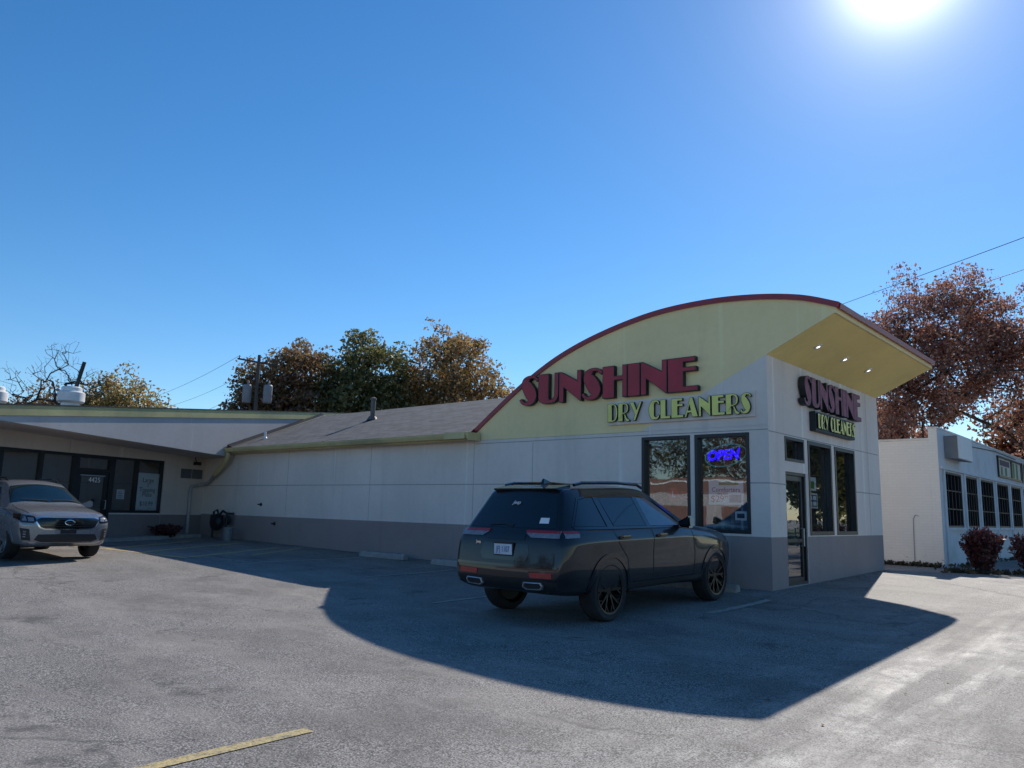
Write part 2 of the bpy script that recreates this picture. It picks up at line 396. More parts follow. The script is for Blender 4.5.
nt.links.new(hs.outputs[0], ad.inputs[1]); nt.links.new(hc.outputs[0], ad.inputs[2])
nt.links.new(ad.outputs[0], bg.inputs['Color']); bg.inputs['Strength'].default_value = .137
sc.view_settings.view_transform = 'Standard'; sc.view_settings.look = 'None'; sc.view_settings.exposure = 0; sc.view_settings.gamma = 1

# ------------------------------------------------------------------ ground
def make_ground():
    xs = [-700, -250, -110, -60, -45]+[x*1.0 for x in range(-36, 37)]+[50, 80, 160, 300, 700]
    ys = [-700, -250, -110, -60, -45]+[y*1.0 for y in range(-30, 31)]+[45, 80, 160, 300, 700]
    mb = MB(); mb.v = [(x, y, g(x, y)) for y in ys for x in xs]; n = len(xs)
    mb.f = [(j*n+i, j*n+i+1, (j+1)*n+i+1, (j+1)*n+i) for j in range(len(ys)-1) for i in range(n-1)]; mb.mi = [0]*len(mb.f)
    tag(mb.build('asphalt_lot', M['asphalt'], smooth=True), kind='structure')
make_ground()
# surface height as the ground mesh really is (bilinear on the 1 m grid)
def gz(x, y):
    x0, y0 = math.floor(x), math.floor(y); a, b = x-x0, y-y0
    return (g(x0, y0)*(1-a)*(1-b)+g(x0+1, y0)*a*(1-b)+g(x0, y0+1)*(1-a)*b+g(x0+1, y0+1)*a*b)
def stripe(p0, p1, wd, mat):
    p0, p1 = Vector(p0), Vector(p1); d = (p1-p0); L = d.length; d.normalize(); s = Vector((-d.y, d.x))*wd/2; k = max(2, int(L/.4))
    mb = MB()
    for i in range(k):
        a, b = p0+d*L*i/k, p0+d*L*(i+1)/k
        mb.poly([(q.x, q.y, gz(q.x, q.y)+.006) for q in (a-s, b-s, b+s, a+s)])
    return tag(mb.build('parking_line', mat), kind='structure')
for a, b, wd, m_ in [((.83, -9.77), (.76, -11.6), .11, 'line_yellow'), ((.28, -.8), (.22, -2.75), .13, 'line_white'), ((-3.2, -3.3), (-3.25, -4.75), .1, 'line_white'),
                     ((-6.7, -.9), (-6.8, -3.2), .1, 'line_white'), ((-10.1, -.7), (-10.3, -3.6), .1, 'line_white'),
                     ((-19.3, -6.0), (-14.9, -4.85), .12, 'line_yellow'), ((-14.9, -4.85), (-11.87, -4.25), .16, 'line_yellow'),
                     ((-13.6, -4.5), (-15.65, -.75), .17, 'line_yellow'), ((-12.0, -4.15), (-13.56, -.85), .17, 'line_yellow'), ((-14.9, -4.8), (-16.9, -1.6), .17, 'line_yellow'),
                     ((-11.9, -2.6), (-13.2, -.3), .12, 'line_yellow')]:
    stripe(a, b, wd, M[m_])

# ------------------------------------------------------------------ dry cleaners
CL = empty('shop_building', (0, 0, 0), 'dry cleaners with arched yellow gable, red roof edge and long grey white side wall', 'shop')
A0 = Vector((-19.5, 0, 0)); TH = R(-20); LD = Vector((math.sin(TH), math.cos(TH), 0)); LN = Vector((math.cos(TH), -math.sin(TH), 0))
LONG = Fr((0, 0, 0), (1, 0, 0), (0, -1, 0)); FRONT = Fr((0, 0, 0), (0, 1, 0), (1, 0, 0))
BZ, G1, G2 = 1.15, 2.975, 2.072
stm = lambda u, v: 1 if v < BZ else 0
DEP = 6.254
winL = [(-2.556, -1.512, 1.19, 2.965), (-1.421, -.355, 1.19, 2.965)]
mb = MB()
LONG.wall(mb, -7.06, 0, -.2, 3.075, winL, .16, stm, vs=(BZ,))
LONG.wall(mb, -19.62, -7.06, -.2, 3.13, [], .1, stm, vs=(BZ,))
for v in (G2,): LONG.box(mb, -19.5, -2.56, v-.009, v+.009, 0, .002, 2); LONG.box(mb, -.355, -.004, v-.009, v+.009, 0, .002, 2)
LONG.box(mb, -7.03, -.004, G1+.02, G1+.036, 0, .002, 2)
for u, v0, v1 in ((-7.06, .2, 3.1), (-5.3, BZ, G1), (-10.8, BZ, 3.1), (-14.6, BZ, 3.1)): LONG.box(mb, u-.006, u+.006, v0, v1, 0, .0015, 2)
mb.build('side_wall', [M['stucco'], M['stucco_dark'], M['joint']], CL)
mb = MB()
door = (.69, 1.67, -.2, 2.31); trans = (.69, 1.6, 2.5, 2.945); winF = [(1.785, 3.06, 1.17, 2.955), (3.24, 4.48, 1.17, 2.95)]
FRONT.wall(mb, 0, DEP, -.2, 4.326, [door, trans]+winF, .16, stm, vs=(BZ,))
FRONT.box(mb, .004, DEP-.1, G1-.008, G1+.008, 0, .002, 2)
FRONT.box(mb, .004, .69, G2-.009, G2+.009, 0, .002, 2); FRONT.box(mb, 4.48, DEP-.1, G2-.009, G2+.009, 0, .002, 2)
FRONT.box(mb, 5.4-.006, 5.4+.006, BZ, 4.3, 0, .0015, 2); FRONT.box(mb, 1.725, 1.74, BZ+.02, 2.31, 0, .0015, 2)
mb.build('front_wall', [M['stucco'], M['stucco_dark'], M['joint']], CL)
mb = MB()   # far walls, never mind the view: they close the building
mb.poly([(0, DEP, -.2), (-7.06, DEP, -.2), (-7.06, DEP, 3.08), (0, DEP, 4.32)]); mb.poly([(-7.06, DEP, -.2), (-19.6, 10.6, -.2), (-19.6, 10.6, 3.1), (-7.06, DEP, 3.1)])
mb.build('rear_wall', M['stucco'], CL)

# arch
ARC = [(-7.14, 3.285), (-6.30, 3.864), (-5.51, 4.37), (-4.60, 4.833), (-3.56, 5.182), (-2.36, 5.431), (-1.27, 5.502), (-.275, 5.455), (.632, 5.305), (1.295, 5.072)]
def smooth_arc(P, k=8):
    out = []
    for i in range(len(P)-1):
        p = [Vector(P[max(0, min(len(P)-1, i+j))]) for j in (-1, 0, 1, 2)]
        for t in range(k):
            t /= k
            out.append(.5*((2*p[1])+(p[2]-p[0])*t+(2*p[0]-5*p[1]+4*p[2]-p[3])*t*t+(3*p[1]-p[0]-3*p[2]+p[3])*t**3))
    out.append(Vector(P[-1])); return out
arc = smooth_arc(ARC)
def arc_off(d):
    o = []
    for i, p in enumerate(arc):
        t = (arc[min(i+1, len(arc)-1)]-arc[max(i-1, 0)]).normalized(); o.append(p+Vector((t.y, -t.x))*d)
    return o
inner = arc_off(.095)
SX, SZ = 1.19, 4.90                                  # outer edge of the sloping soffit
slope = (SZ-4.326)/SX
mb = MB()
bl = [(-7.06, 3.079), (-2.58, 3.079)]                 # yellow field: between the arch and the painted diagonal
top = [p for p in inner if p.x > -7.03 and p.y > 3.09]
xl = SX+.04
ypts = [(-7.03, 3.079), (-2.58, 3.079), (0, 4.326), (SX, SZ), (xl, SZ+.02)]
ypoly = [Vector(p) for p in ypts]+[p for p in reversed(top) if p.x < xl+.02]
mb.poly([(p[0], 0, p[1]) for p in ypoly], 0)
mb.poly([(-2.58, 0, 3.079), (0, 0, 3.079), (0, 0, 4.326)], 1)
yb = [Vector(p) for p in [(-7.03, 3.079), (0, 3.079), (0, 4.326), (SX, SZ), (xl, SZ+.02)]]+[p for p in reversed(top) if p.x < xl+.02]
gable = mb.build('arched_gable', [M['yellow'], M['stucco']], CL)
mb = MB(); mb.poly([(p[0], DEP, p[1]) for p in yb], 0); mb.build('rear_gable', M['yellow'], CL)
mb = MB()   # red edge: along the arch, front, and down the front edge
def band(y0, y1):
    for i in range(len(arc)-1):
        a, b, c, d = arc[i], arc[i+1], inner[i+1], inner[i]
        mb.hexa([(d.x, y0, d.y), (c.x, y0, c.y), (c.x, y1, c.y), (d.x, y1, d.y), (a.x, y0, a.y), (b.x, y0, b.y), (b.x, y1, b.y), (a.x, y1, a.y)])
band(-.045, .02); band(DEP-.02, DEP+.045)
e0, e1 = arc[-1], inner[-1]
mb.hexa([(e1.x-.02, .021, e1.y), (e1.x+.028, .021, e1.y-.008), (e1.x+.028, DEP-.021, e1.y-.008), (e1.x-.02, DEP-.021, e1.y), (e0.x-.02, .021, e0.y), (e0.x+.012, .021, e0.y-.01), (e0.x+.012, DEP-.021, e0.y-.01), (e0.x-.02, DEP-.021, e0.y)])
mb.build('roof_edge_trim', M['red_trim'], CL)
mb = MB()
for i in range(len(arc)-1):
    a, b = arc[i]-Vector((0, .012)), arc[i+1]-Vector((0, .012))
    mb.poly([(a.x, .02, a.y), (b.x, .02, b.y), (b.x, DEP-.02, b.y), (a.x, DEP-.02, a.y)])
mb.build('vault_roof', M['membrane'], CL, smooth=True)
mb = MB()
mb.poly([(.003, .003, 4.326), (SX, .003, SZ), (SX, DEP-.003, SZ), (.003, DEP-.003, 4.326)])
mb.box(SX, .003, SZ+.002, xl, DEP-.003, e1.y+.03, 1)
soff = mb.build('canopy_soffit', [M['soffit'], M['yellow']], CL)
for y in (1.03, 2.47, 3.92):
    mb = MB(); nrm = Vector((slope, 0, -1)).normalized(); o = Vector((.54, y, 4.326+slope*.54))
    mb.lathe([(.001, .012), (.036, .012), (.036, .004)], o, nrm, 20, 0); mb.lathe([(.037, .0), (.037, .018), (.08, .018), (.08, .0)], o, nrm, 20, 1)
    mb.build('downlight', [M['lamp_lit'], M['white_metal']], soff)

# windows
def window(fr, h, parent, w=.06, rec=-.09, gl='glass', name='window', mulls=()):
    mb = MB(); fr.ring(mb, h[0]+.002, h[1]-.002, h[2]+.002, h[3]-.002, w, rec-.03, .012)
    for u in mulls: fr.box(mb, u-.03, u+.03, h[2]+w, h[3]-w, rec-.03, rec+.05)
    f = mb.build(name, M['black_frame'], parent)
    mb = MB(); fr.quad(mb, h[0]+w, h[1]-w, h[2]+w, h[3]-w, rec); mb.build('pane', M[gl], f, keepnormals=True)
    return f
for h in winL: window(LONG, h, CL)
for h in winF: window(FRONT, h, CL, w=.07)
window(FRONT, trans, CL, w=.05)
mb = MB(); dz = gz(0, 1.2)+.02
FRONT.ring(mb, .692, 1.668, dz, 2.308, .05, -.12, -.02)
dr = mb.build('door_frame', M['black_frame'], CL)
mb = MB(); FRONT.ring(mb, .745, 1.615, dz+.03, 2.25, .09, -.10, -.055); FRONT.box(mb, .84, 1.52, 1.05, 1.11, -.1, -.055)
dl = mb.build('door', M['black_frame'], CL)
mb = MB(); FRONT.quad(mb, .835, 1.525, dz+.12, 2.16, -.08); mb.build('pane', M['glass'], dl, keepnormals=True)
mb = MB(); mb.tube([FRONT.p(1.47, .98, -.055), FRONT.p(1.47, .98, 0), FRONT.p(1.47, 1.3, 0), FRONT.p(1.47, 1.3, -.055)], .012); mb.build('handle', M['galv'], dl)
mb = MB(); mb.box(-.16, .69, -.1, .0, 1.67, dz); mb.build('threshold', M['concrete'], CL)
# room behind the glass
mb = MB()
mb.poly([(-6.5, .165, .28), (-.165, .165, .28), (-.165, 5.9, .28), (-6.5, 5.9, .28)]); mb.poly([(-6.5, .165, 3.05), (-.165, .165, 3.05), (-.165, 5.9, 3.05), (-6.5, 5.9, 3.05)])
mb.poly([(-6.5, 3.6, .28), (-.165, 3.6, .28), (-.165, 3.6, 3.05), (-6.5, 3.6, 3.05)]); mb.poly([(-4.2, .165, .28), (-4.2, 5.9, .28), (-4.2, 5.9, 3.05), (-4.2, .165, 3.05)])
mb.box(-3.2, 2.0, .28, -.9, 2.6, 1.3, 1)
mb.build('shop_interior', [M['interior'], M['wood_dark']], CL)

# shingled roof of the long wing, eave, gutter and downspout
def fas_x(y, off=1.7): return ((LN.dot(A0)+off)-LN.y*y)/LN.x
RY, RZ, EY, EZ = 4.28, 4.85, -.35, 3.235
mb = MB()
mb.poly([(fas_x(EY), EY, EZ), (-6.86, EY, EZ), (-7.12, .03, EZ+.3488*.38), (-4.0, RY, RZ), (fas_x(RY), RY, RZ)])
mb.poly([(fas_x(RY), RY, RZ), (-4.0, RY, RZ), (-4.0, 9.0, EZ), (fas_x(9.0), 9.0, EZ)])
sr = mb.build('shingle_roof', M['shingles'], CL)
mb = MB()
s_ = (RZ-EZ)/(RY-EY)
def roofz(y): return EZ+s_*(y-EY)
P = Vector((-13.95, 2.5, roofz(2.5)))
mb.lathe([(.19, -.02), (.11, .1), (.075, .1), (.075, .62), (.1, .62), (.1, .68), (.02, .72)], P, 'z', 14); mb.build('vent_pipe', pbr('rusty_vent_metal', (.16, .13, .12), .6, metal=.3, dirt=(.10, .05, .03)), sr)
mb = MB(); P = Vector((-17.2, .75, roofz(.75))); mb.lathe([(.09, -.02), (.05, .05), (.04, .05), (.04, .22), (.001, .22)], P, 'z', 10); mb.build('vent_pipe', M['white_metal'], sr)
mb = MB()   # dark flashing along the wall joint and the lapped seam across the field
f0, f1 = Vector((fas_x(EY)+.02, EY, EZ+.01)), Vector((fas_x(RY)+.02, RY, RZ+.01))
mb.hexa([f0, f0+Vector((.28, 0, 0)), f1+Vector((.28, 0, 0)), f1, f0+Vector((0, 0, .1)), f0+Vector((.26, 0, .02)), f1+Vector((.26, 0, .02)), f1+Vector((0, 0, .1))])
mb.build('flashing', M['dark_metal'], sr)
mb = MB()
a, b = Vector((-12.55, EY+.02, EZ+.006)), Vector((-14.1, 2.42, roofz(2.42)))
mb.hexa([a, a+Vector((.1, 0, 0)), b+Vector((.1, 0, 0)), b, a+Vector((0, 0, .02)), a+Vector((.1, 0, .015)), b+Vector((.1, 0, .015)), b+Vector((0, 0, .02))])
mb.build('flashing', M['membrane'], sr)
gx0, gx1 = fas_x(EY)+.02, -6.86
mb = MB()
prof = [(-.30, 3.10), (-.42, 3.10), (-.455, 3.17), (-.465, 3.225), (-.455, 3.225), (-.43, 3.17), (-.31, 3.12), (-.30, 3.225), (-.285, 3.225), (-.285, 3.10)]
mb.prism([(gx0, y, z) for y, z in prof], (gx1-gx0, 0, 0))
mb.box(gx0, -.284, 3.06, gx1, -.26, 3.222); mb.poly([(gx0, -.26, 3.1), (gx1, -.26, 3.1), (gx1, 0, 3.1), (gx0, 0, 3.1)])
mb.box(-7.6, -.475, 3.09, -6.93, -.467, 3.24); mb.box(-6.858, -.46, 3.06, -6.84, -.05, 3.235)
gt = mb.build('gutter', M['gutter'], CL)
mb = MB()
def lwp(s, z, o): q = A0+LD*s+LN*o; return Vector((q.x, q.y, z))
pa = [Vector((gx0+.12, -.37, 3.09)), Vector((gx0+.10, -.36, 2.98)), Vector((gx0-.28, -.28, 2.72)), Vector((gx0-.9, -.20, 2.42)), lwp(-.22, 2.16, .40)]
mb.tube(pa[:4], .07, 10, 0); mb.tube([pa[3], pa[4], lwp(-.3, 2.08, .09), lwp(-.6, 2.02, .07), lwp(-.64, 1.95, .07), lwp(-.64, gz(-19.2, -.6)+.02, .07)], .055, 10, 1)
mb.build('downspout', [M['gutter'], M['grey_pipe']], CL, smooth=True)
for x, z in ((-15.9, 1.5), (-15.1, .95)):
    mb = MB(); mb.lathe([(.05, 0), (.05, .03), (.02, .05), (.02, .12), (.001, .12)], (x, 0, z), (0, -1, 0), 10); mb.build('hose_tap', M['dark_metal'], CL)

# ------------------------------------------------------------------ art-deco lettering
def bez(p0, p1, p2, n=8):
    p0, p1, p2 = map(Vector, (p0, p1, p2)); return [p0*(1-t)**2+p1*2*t*(1-t)+p2*t*t for t in [i/n for i in range(n+1)]]
def stroke(path, wid):
    pts = [Vector(p) for p in path]; L = []; Rr = []
    for i, p in enumerate(pts):
        t = (pts[min(i+1, len(pts)-1)]-pts[max(i-1, 0)]).normalized(); n = Vector((-t.y, t.x)); L.append(p+n*wid[i]/2); Rr.append(p-n*wid[i]/2)
    return L+Rr[::-1]
def spath(keys, k=6):
    P = [Vector(q[:2]) for q in keys]; W = [q[2] for q in keys]; out = []; ws = []
    for i in range(len(P)-1):
        p = [P[max(0, min(len(P)-1, i+j))] for j in (-1, 0, 1, 2)]
        for t in range(k):
            t /= k
            out.append(.5*((2*p[1])+(p[2]-p[0])*t+(2*p[0]-5*p[1]+4*p[2]-p[3])*t*t+(3*p[1]-p[0]-3*p[2]+p[3])*t**3)); ws.append(W[i]*(1-t)+W[i+1]*t)
    out.append(P[-1]); ws.append(W[-1]); return stroke(out, ws)
def G_(ch):      # -> width, list of closed splines (the first the outline, others holes); height 1
    if ch == 'S': return .60, [spath([(.59, .80, .09), (.50, .915, .10), (.34, .945, .12), (.20, .84, .24), (.225, .66, .36), (.33, .45, .40), (.385, .27, .36), (.36, .12, .22), (.22, .055, .12), (.09, .10, .10), (.02, .22, .085)])]
    if ch == 'U': return .66, [[Vector((0, 1)), Vector((0, .26))]+bez((0, .22), (.02, -.02), (.32, 0))+bez((.36, 0), (.64, .0), (.66, .28))+[Vector((.66, 1)), Vector((.53, 1)), Vector((.53, .28))]+bez((.53, .26), (.50, .11), (.36, .14), 5)+[Vector((.345, .22)), Vector((.345, 1))]]
    if ch == 'N': return .70, [[Vector(q) for q in ((0, 0), (0, 1), (.06, 1), (.57, .66), (.57, 1), (.70, 1), (.70, 0), (.66, 0), (.15, .48), (.15, 0))]]
    if ch == 'H': return .70, [[Vector(q) for q in ((0, 0), (0, 1), (.34, 1), (.34, .67), (.57, .67), (.57, 1), (.70, 1), (.70, 0), (.57, 0), (.57, .54), (.34, .54), (.34, 0))]]
    if ch == 'I': return .34, [[Vector(q) for q in ((0, 0), (0, 1), (.34, 1), (.34, 0))]]
    if ch == 'E': return .74, [[Vector(q) for q in ((0, 0), (0, 1), (.70, 1), (.70, .86), (.40, .86), (.40, .71), (.72, .71), (.72, .58), (.40, .58), (.40, .15), (.76, .15), (.76, 0))]]
    if ch == 'D': return .66, [[Vector((0, 0)), Vector((0, 1)), Vector((.3, 1))]+bez((.34, 1), (.68, .98), (.68, .5))+bez((.68, .48), (.68, .02), (.34, 0)), [Vector((.31, .90))]+bez((.36, .90), (.55, .88), (.55, .5))+bez((.55, .48), (.55, .12), (.36, .10))+[Vector((.31, .10))]]
    if ch == 'R': return .74, [[Vector((0, 0)), Vector((0, 1)), Vector((.36, 1))]+bez((.38, 1), (.70, .99), (.70, .71))+bez((.70, .69), (.70, .46), (.46, .42))+bez((.50, .38), (.60, .10), (.78, .08), 5)+[Vector((.78, 0))]+bez((.62, -.02), (.48, .0), (.40, .38), 5)+[Vector((.32, .38)), Vector((.32, 0))], [Vector((.32, .90))]+bez((.40, .90), (.57, .89), (.57, .70))+bez((.57, .68), (.57, .50), (.40, .48))+[Vector((.32, .48))]]
    if ch == 'Y': return .76, [[Vector(q) for q in ((-.04, 1), (.26, 1), (.44, .58), (.66, 1), (.80, 1), (.36, 0), (.2, 0), (.34, .34))]]
    if ch == 'C': return .70, [spath([(.68, .78, .10), (.58, .92, .12), (.42, .94, .14), (.25, .83, .28), (.19, .5, .38), (.25, .17, .28), (.42, .06, .14), (.58, .08, .12), (.68, .22, .10)])]
    if ch == 'L': return .62, [[Vector(q) for q in ((0, 0), (0, 1), (.34, 1), (.34, .14), (.64, .14), (.64, 0))]]
    if ch == 'A': return .80, [[Vector(q) for q in ((0, 0), (.36, 1), (.50, 1), (.84, 0), (.48, 0), (.42, .22), (.20, .22), (.13, 0))], [Vector(q) for q in ((.24, .34), (.39, .34), (.32, .60))]]
def letter(ch, fr, u, v, sx, sy, dep, face, side, parent, n0=0.):
    wd, sp = G_(ch)
    cu = bpy.data.curves.new('letter', 'CURVE'); cu.dimensions = '2D'; cu.fill_mode = 'BOTH'; cu.extrude = .5
    for pts in sp:
        s_ = cu.splines.new('POLY'); s_.points.add(len(pts)-1); s_.use_cyclic_u = True
        for q, p in zip(s_.points, pts): q.co = (p[0], p[1], 0, 1)
    mw = Matrix((tuple(fr.U*sx), tuple(fr.V*sy), tuple(fr.N*dep))).transposed().to_4x4(); mw.translation = fr.p(u, v, n0+dep/2)
    o = curve_mesh('letter', cu, [face, side], parent, mw)
    for p in o.data.polygons: p.material_index = 0 if p.normal.dot(fr.N) > .7 else 1
    # dark cap around the face: a slightly larger, slightly shallower copy of the outline
    bm = bmesh.new(); bm.from_mesh(o.data); bm.faces.ensure_lookup_table()
    ff = [f for f in bm.faces if f.material_index == 0]
    if ff:
        r_ = bmesh.ops.inset_region(bm, faces=ff, thickness=.011*min(sy, 1)/.62, use_even_offset=True, use_boundary=True)
        for f in r_['faces']: f.material_index = 1
    bm.to_mesh(o.data); bm.free()
    return wd
def word(name, label, txt, fr, u0, u1, v0, v1, hts, dep, face, side, n0=0., gap=.06, extra=None, big=None):
    O = fr.p((u0+u1)/2, v0(u0) if callable(v0) else v0, n0)
    root = empty(name, O, label, 'sign', 'lettered signs on the dry cleaners')
    tot = sum((G_(c)[0] if c != ' ' else .34)+gap for c in txt)-gap; sx = (u1-u0)/tot; u = u0
    for c in txt:
        if c == ' ': u += sx*(.34+gap); continue
        letter(c, fr, u, v0, sx, hts, dep, face, side, root, n0); u += sx*(G_(c)[0]+gap)
    return root
word('lettered_sign', 'large dark red SUNSHINE channel letters across the yellow arched gable above the parked black SUV', 'SUNSHINE', LONG, -5.60, -1.29, 3.775, 4.43, .655, .10, M['maroon'], M['letter_side'], .02, .02)
s2 = word('lettered_sign', 'yellow green DRY CLEANERS letters on a grey raceway above the two side windows', 'DRY CLEANERS', LONG, -3.27, -.25, 3.285, 3.64, .37, .05, M['lime'], M['letter_side'], .075, .07)
mb = MB(); LONG.box(mb, -3.30, -.22, 3.235, 3.70, .004, .06); mb.build('raceway', M['stucco'], s2)
word('lettered_sign', 'faded SUNSHINE letters with deep black sides on the front wall under the canopy', 'SUNSHINE', FRONT, 1.36, 4.62, 3.59, 4.17, .57, .12, M['maroon_faded'], M['letter_side'], .02, .02)
s4 = word('lettered_sign', 'lime DRY CLEANERS lettering on a black box above the front door and windows', 'DRY CLEANERS', FRONT, 2.0, 4.15, 3.20, 3.48, .29, .03, M['lime'], M['letter_side'], .122, .05)
mb = MB(); FRONT.box(mb, 1.93, 4.21, 3.15, 3.53, .003, .12); mb.build('sign_box', M['letter_side'], s4, bevel=.008)

# things in the windows
LW = Fr((0, .102, 0), (1, 0, 0), (0, -1, 0))
nz = empty('neon_open_sign', LW.p(-.84, 2.33, 0), 'glowing blue neon OPEN sign with cyan oval hanging in the side window nearest the corner', 'neon sign')
mb = MB(); mb.tube([LW.p(-.86+.40*math.cos(a), 2.575+.195*math.sin(a)+.10*math.cos(a)*.5, .0) for a in [i*2*math.pi/36 for i in range(37)]], .013, 6, cap=False); mb.build('neon_ring', M['neon_cyan'], nz)
text('neon_letters', 'OPEN', .25, M['neon_blue'], nz, LW.p(-.915, 2.575, .0), (1, 0, .05), (0, 0, 1), .012, .22, .008, sx=.95)
def poster(fr, u0, u1, v0, v1, label, cat='poster', name='window_poster', n=0.):
    r = empty(name, fr.p((u0+u1)/2, v0, n), label, cat)
    mb = MB(); fr.box(mb, u0, u1, v0, v1, n-.004, n); mb.build('sheet', M['paper'], r); return r
p = poster(LW, -1.2, -.53, 1.69, 2.12, 'white poster advertising comforters at 29 dollars in the side window under the neon sign')
U, V = LW.U, LW.V
text('headline', 'Comforters', .115, M['blue_ink'], p, LW.p(-.865, 1.955, .003), U, V); text('small_print', 'Any Size', .06, M['red_ink'], p, LW.p(-.93, 1.885, .003), U, V)
text('price', '$29', .17, M['red_ink'], p, LW.p(-1.03, 1.79, .003), U, V); text('price_cents', '99', .07, M['red_ink'], p, LW.p(-.86, 1.825, .003), U, V)
mb = MB(); LW.box(mb, -.80, -.57, 1.73, 1.87, .001, .003); mb.build('picture', M['blue_ink'], p)
mb = MB(); LW.box(mb, -1.0, -.62, 2.04, 2.09, .001, .003); mb.build('picture', M['green_ink'], p)
p = poster(LW, -.70, -.48, 1.42, 1.58, 'small white notice low in the side window nearest the corner', 'notice'); mb = MB(); LW.box(mb, -.66, -.52, 1.46, 1.54, .001, .003); mb.build('print', M['ink'], p)
rd = empty('logo_reflection', LW.p(-1.92, 1.8, 0), 'modelled reflection of a round red street sign in the window behind the black SUV', 'modelled reflection')  # red disc and bars added at the pane for a reflected street sign
mb = MB(); mb.lathe([(.001, .003), (.12, .003), (.12, 0)], LW.p(-1.92, 1.87, 0), LW.N, 28); mb.build('disc', M['red_ink'], rd)
mb = MB(); LW.box(mb, -1.955, -1.93, 1.82, 1.93, .004, .006); LW.box(mb, -1.93, -1.88, 1.82, 1.84, .004, .006); mb.build('emblem', M['paper'], rd)
mb = MB(); LW.box(mb, -1.76, -1.60, 1.89, 1.94, 0, .003); LW.box(mb, -1.76, -1.59, 1.78, 1.84, 0, .003); mb.build('lettering', M['red_ink'], rd)
FW = Fr((-.102, 0, 0), (0, 1, 0), (1, 0, 0))
p = poster(FW, 1.98, 2.45, 2.02, 2.28, 'white and green leaflet taped high inside the first front window'); mb = MB(); FW.box(mb, 2.08, 2.34, 2.06, 2.2, .001, .003); mb.build('picture', M['green_ink'], p)
p = poster(FW, 1.95, 2.5, 1.68, 1.97, 'dark hours notice with white squares inside the first front window', 'notice'); mb = MB()
FW.box(mb, 1.99, 2.46, 1.71, 1.94, .001, .003); k = mb.build('print', M['blue_ink'], p)
mb = MB()
for i in range(2):
    for j in range(2): FW.box(mb, 2.03+i*.22, 2.2+i*.22, 1.73+j*.11, 1.81+j*.11, .004, .006)
mb.build('panel', M['paper'], p)

# garments waiting on a rail inside
gr_ = empty('garment_rack', (-1.9, 1.35, .3), 'clothes rail hung with bagged garments inside the shop behind the side windows', 'clothes rack')
mb = MB(); mb.tube([(-3.1, 1.35, .3), (-3.1, 1.35, 1.95), (-.7, 1.35, 1.95), (-.7, 1.35, .3)], .02, 6); mb.build('rail', M['galv'], gr_)
rng0 = random.Random(4); gm_ = [pbr('garment_%s' % n_, c_, .7, var=.2) for n_, c_ in (('white', (.62, .62, .6)), ('navy', (.03, .04, .09)), ('tan', (.3, .22, .14)), ('grey', (.2, .2, .22)))]
for i in range(12):
    x = -2.95+i*.19; L_ = rng0.uniform(.8, 1.25); t_ = rng0.uniform(.03, .06); d_ = rng0.uniform(.18, .24)
    mb = MB(); mb.hexa([(x-t_, 1.35-d_*1.1, 1.86-L_), (x+t_, 1.35-d_*1.1, 1.86-L_), (x+t_*1.1, 1.35+d_*1.1, 1.86-L_), (x-t_, 1.35+d_*1.1, 1.86-L_), (x-.02, 1.35-d_, 1.78), (x+.02, 1.35-d_, 1.78), (x+.02, 1.35+d_, 1.78), (x-.02, 1.35+d_, 1.78)])
    mb.hexa([(x-.02, 1.35-d_, 1.782), (x+.02, 1.35-d_, 1.782), (x+.02, 1.35+d_, 1.782), (x-.02, 1.35+d_, 1.782), (x-.008, 1.35-.02, 1.90), (x+.008, 1.35-.02, 1.90), (x+.008, 1.35+.02, 1.90), (x-.008, 1.35+.02, 1.90)])
    mb.build('garment', gm_[rng0.randrange(4)], gr_)
# ------------------------------------------------------------------ neighbouring store on the left
ST = empty('shop_building', tuple(A0), 'low tan storefront with pale sloping fascia and black framed windows behind the grey SUV', 'shop')
LF = Fr(A0, LD, LN)
WT, WS = 2.77, 1.155
mb = MB(); tm = lambda u, v: 1 if v < 1.11 else 0
dholes = [(-11.6, -4.93, WS, WT), (-4.93, -3.7, .1, WT), (-3.7, -1.79, WS, WT)]
LF.wall(mb, -12.5, 0, -.2, 3.45, dholes, .12, tm, vs=(1.11,))
LF.box(mb, -1.764, -1.752, .3, 3.1, 0, .0015, 2); LF.box(mb, -5.2, -5.188, WT, 3.1, 0, .0015, 2)
mb.build('front_wall', [M['tan'], M['tan_dark'], M['joint']], ST)
mb = MB(); q0, q1 = A0+LD*-12.5, A0+LD*-12.5-LN*9
mb.poly([(q0.x, q0.y, -.2), (q1.x, q1.y, -.2), (q1.x, q1.y, 3.2), (q0.x, q0.y, 3.2)])
mb.build('end_wall', M['tan'], ST)
mb = MB()
for a, b in ((-11.6, -4.93), (-3.7, -1.79)): LF.ring(mb, a+.002, b-.002, WS+.002, WT-.002, .07, -.10, .01)
for u in (-9.6, -8.4, -7.1, -5.98, -2.80): LF.box(mb, u-.045, u+.045, WS+.072, WT-.072, -.10, .01)
fr_ = mb.build('storefront_frame', M['black_frame'], ST)
mb = MB(); LF.quad(mb, -11.53, -5.0, WS+.07, WT-.07, -.06); LF.quad(mb, -3.63, -1.86, WS+.07, WT-.07, -.06); mb.build('pane', M['glass_dark'], fr_, keepnormals=True)
mb = MB(); zf = gz(-18, -4)+.02
LF.ring(mb, -4.928, -3.702, zf, WT-.002, .1, -.10, .01); LF.box(mb, -4.826, -3.804, 2.27, 2.38, -.1, .01)
mb.build('door_frame', M['black_frame'], ST)
mb = MB(); LF.ring(mb, -4.82, -3.81, zf+.01, 2.265, .11, -.09, -.02)
dd = mb.build('door', M['black_frame'], ST)
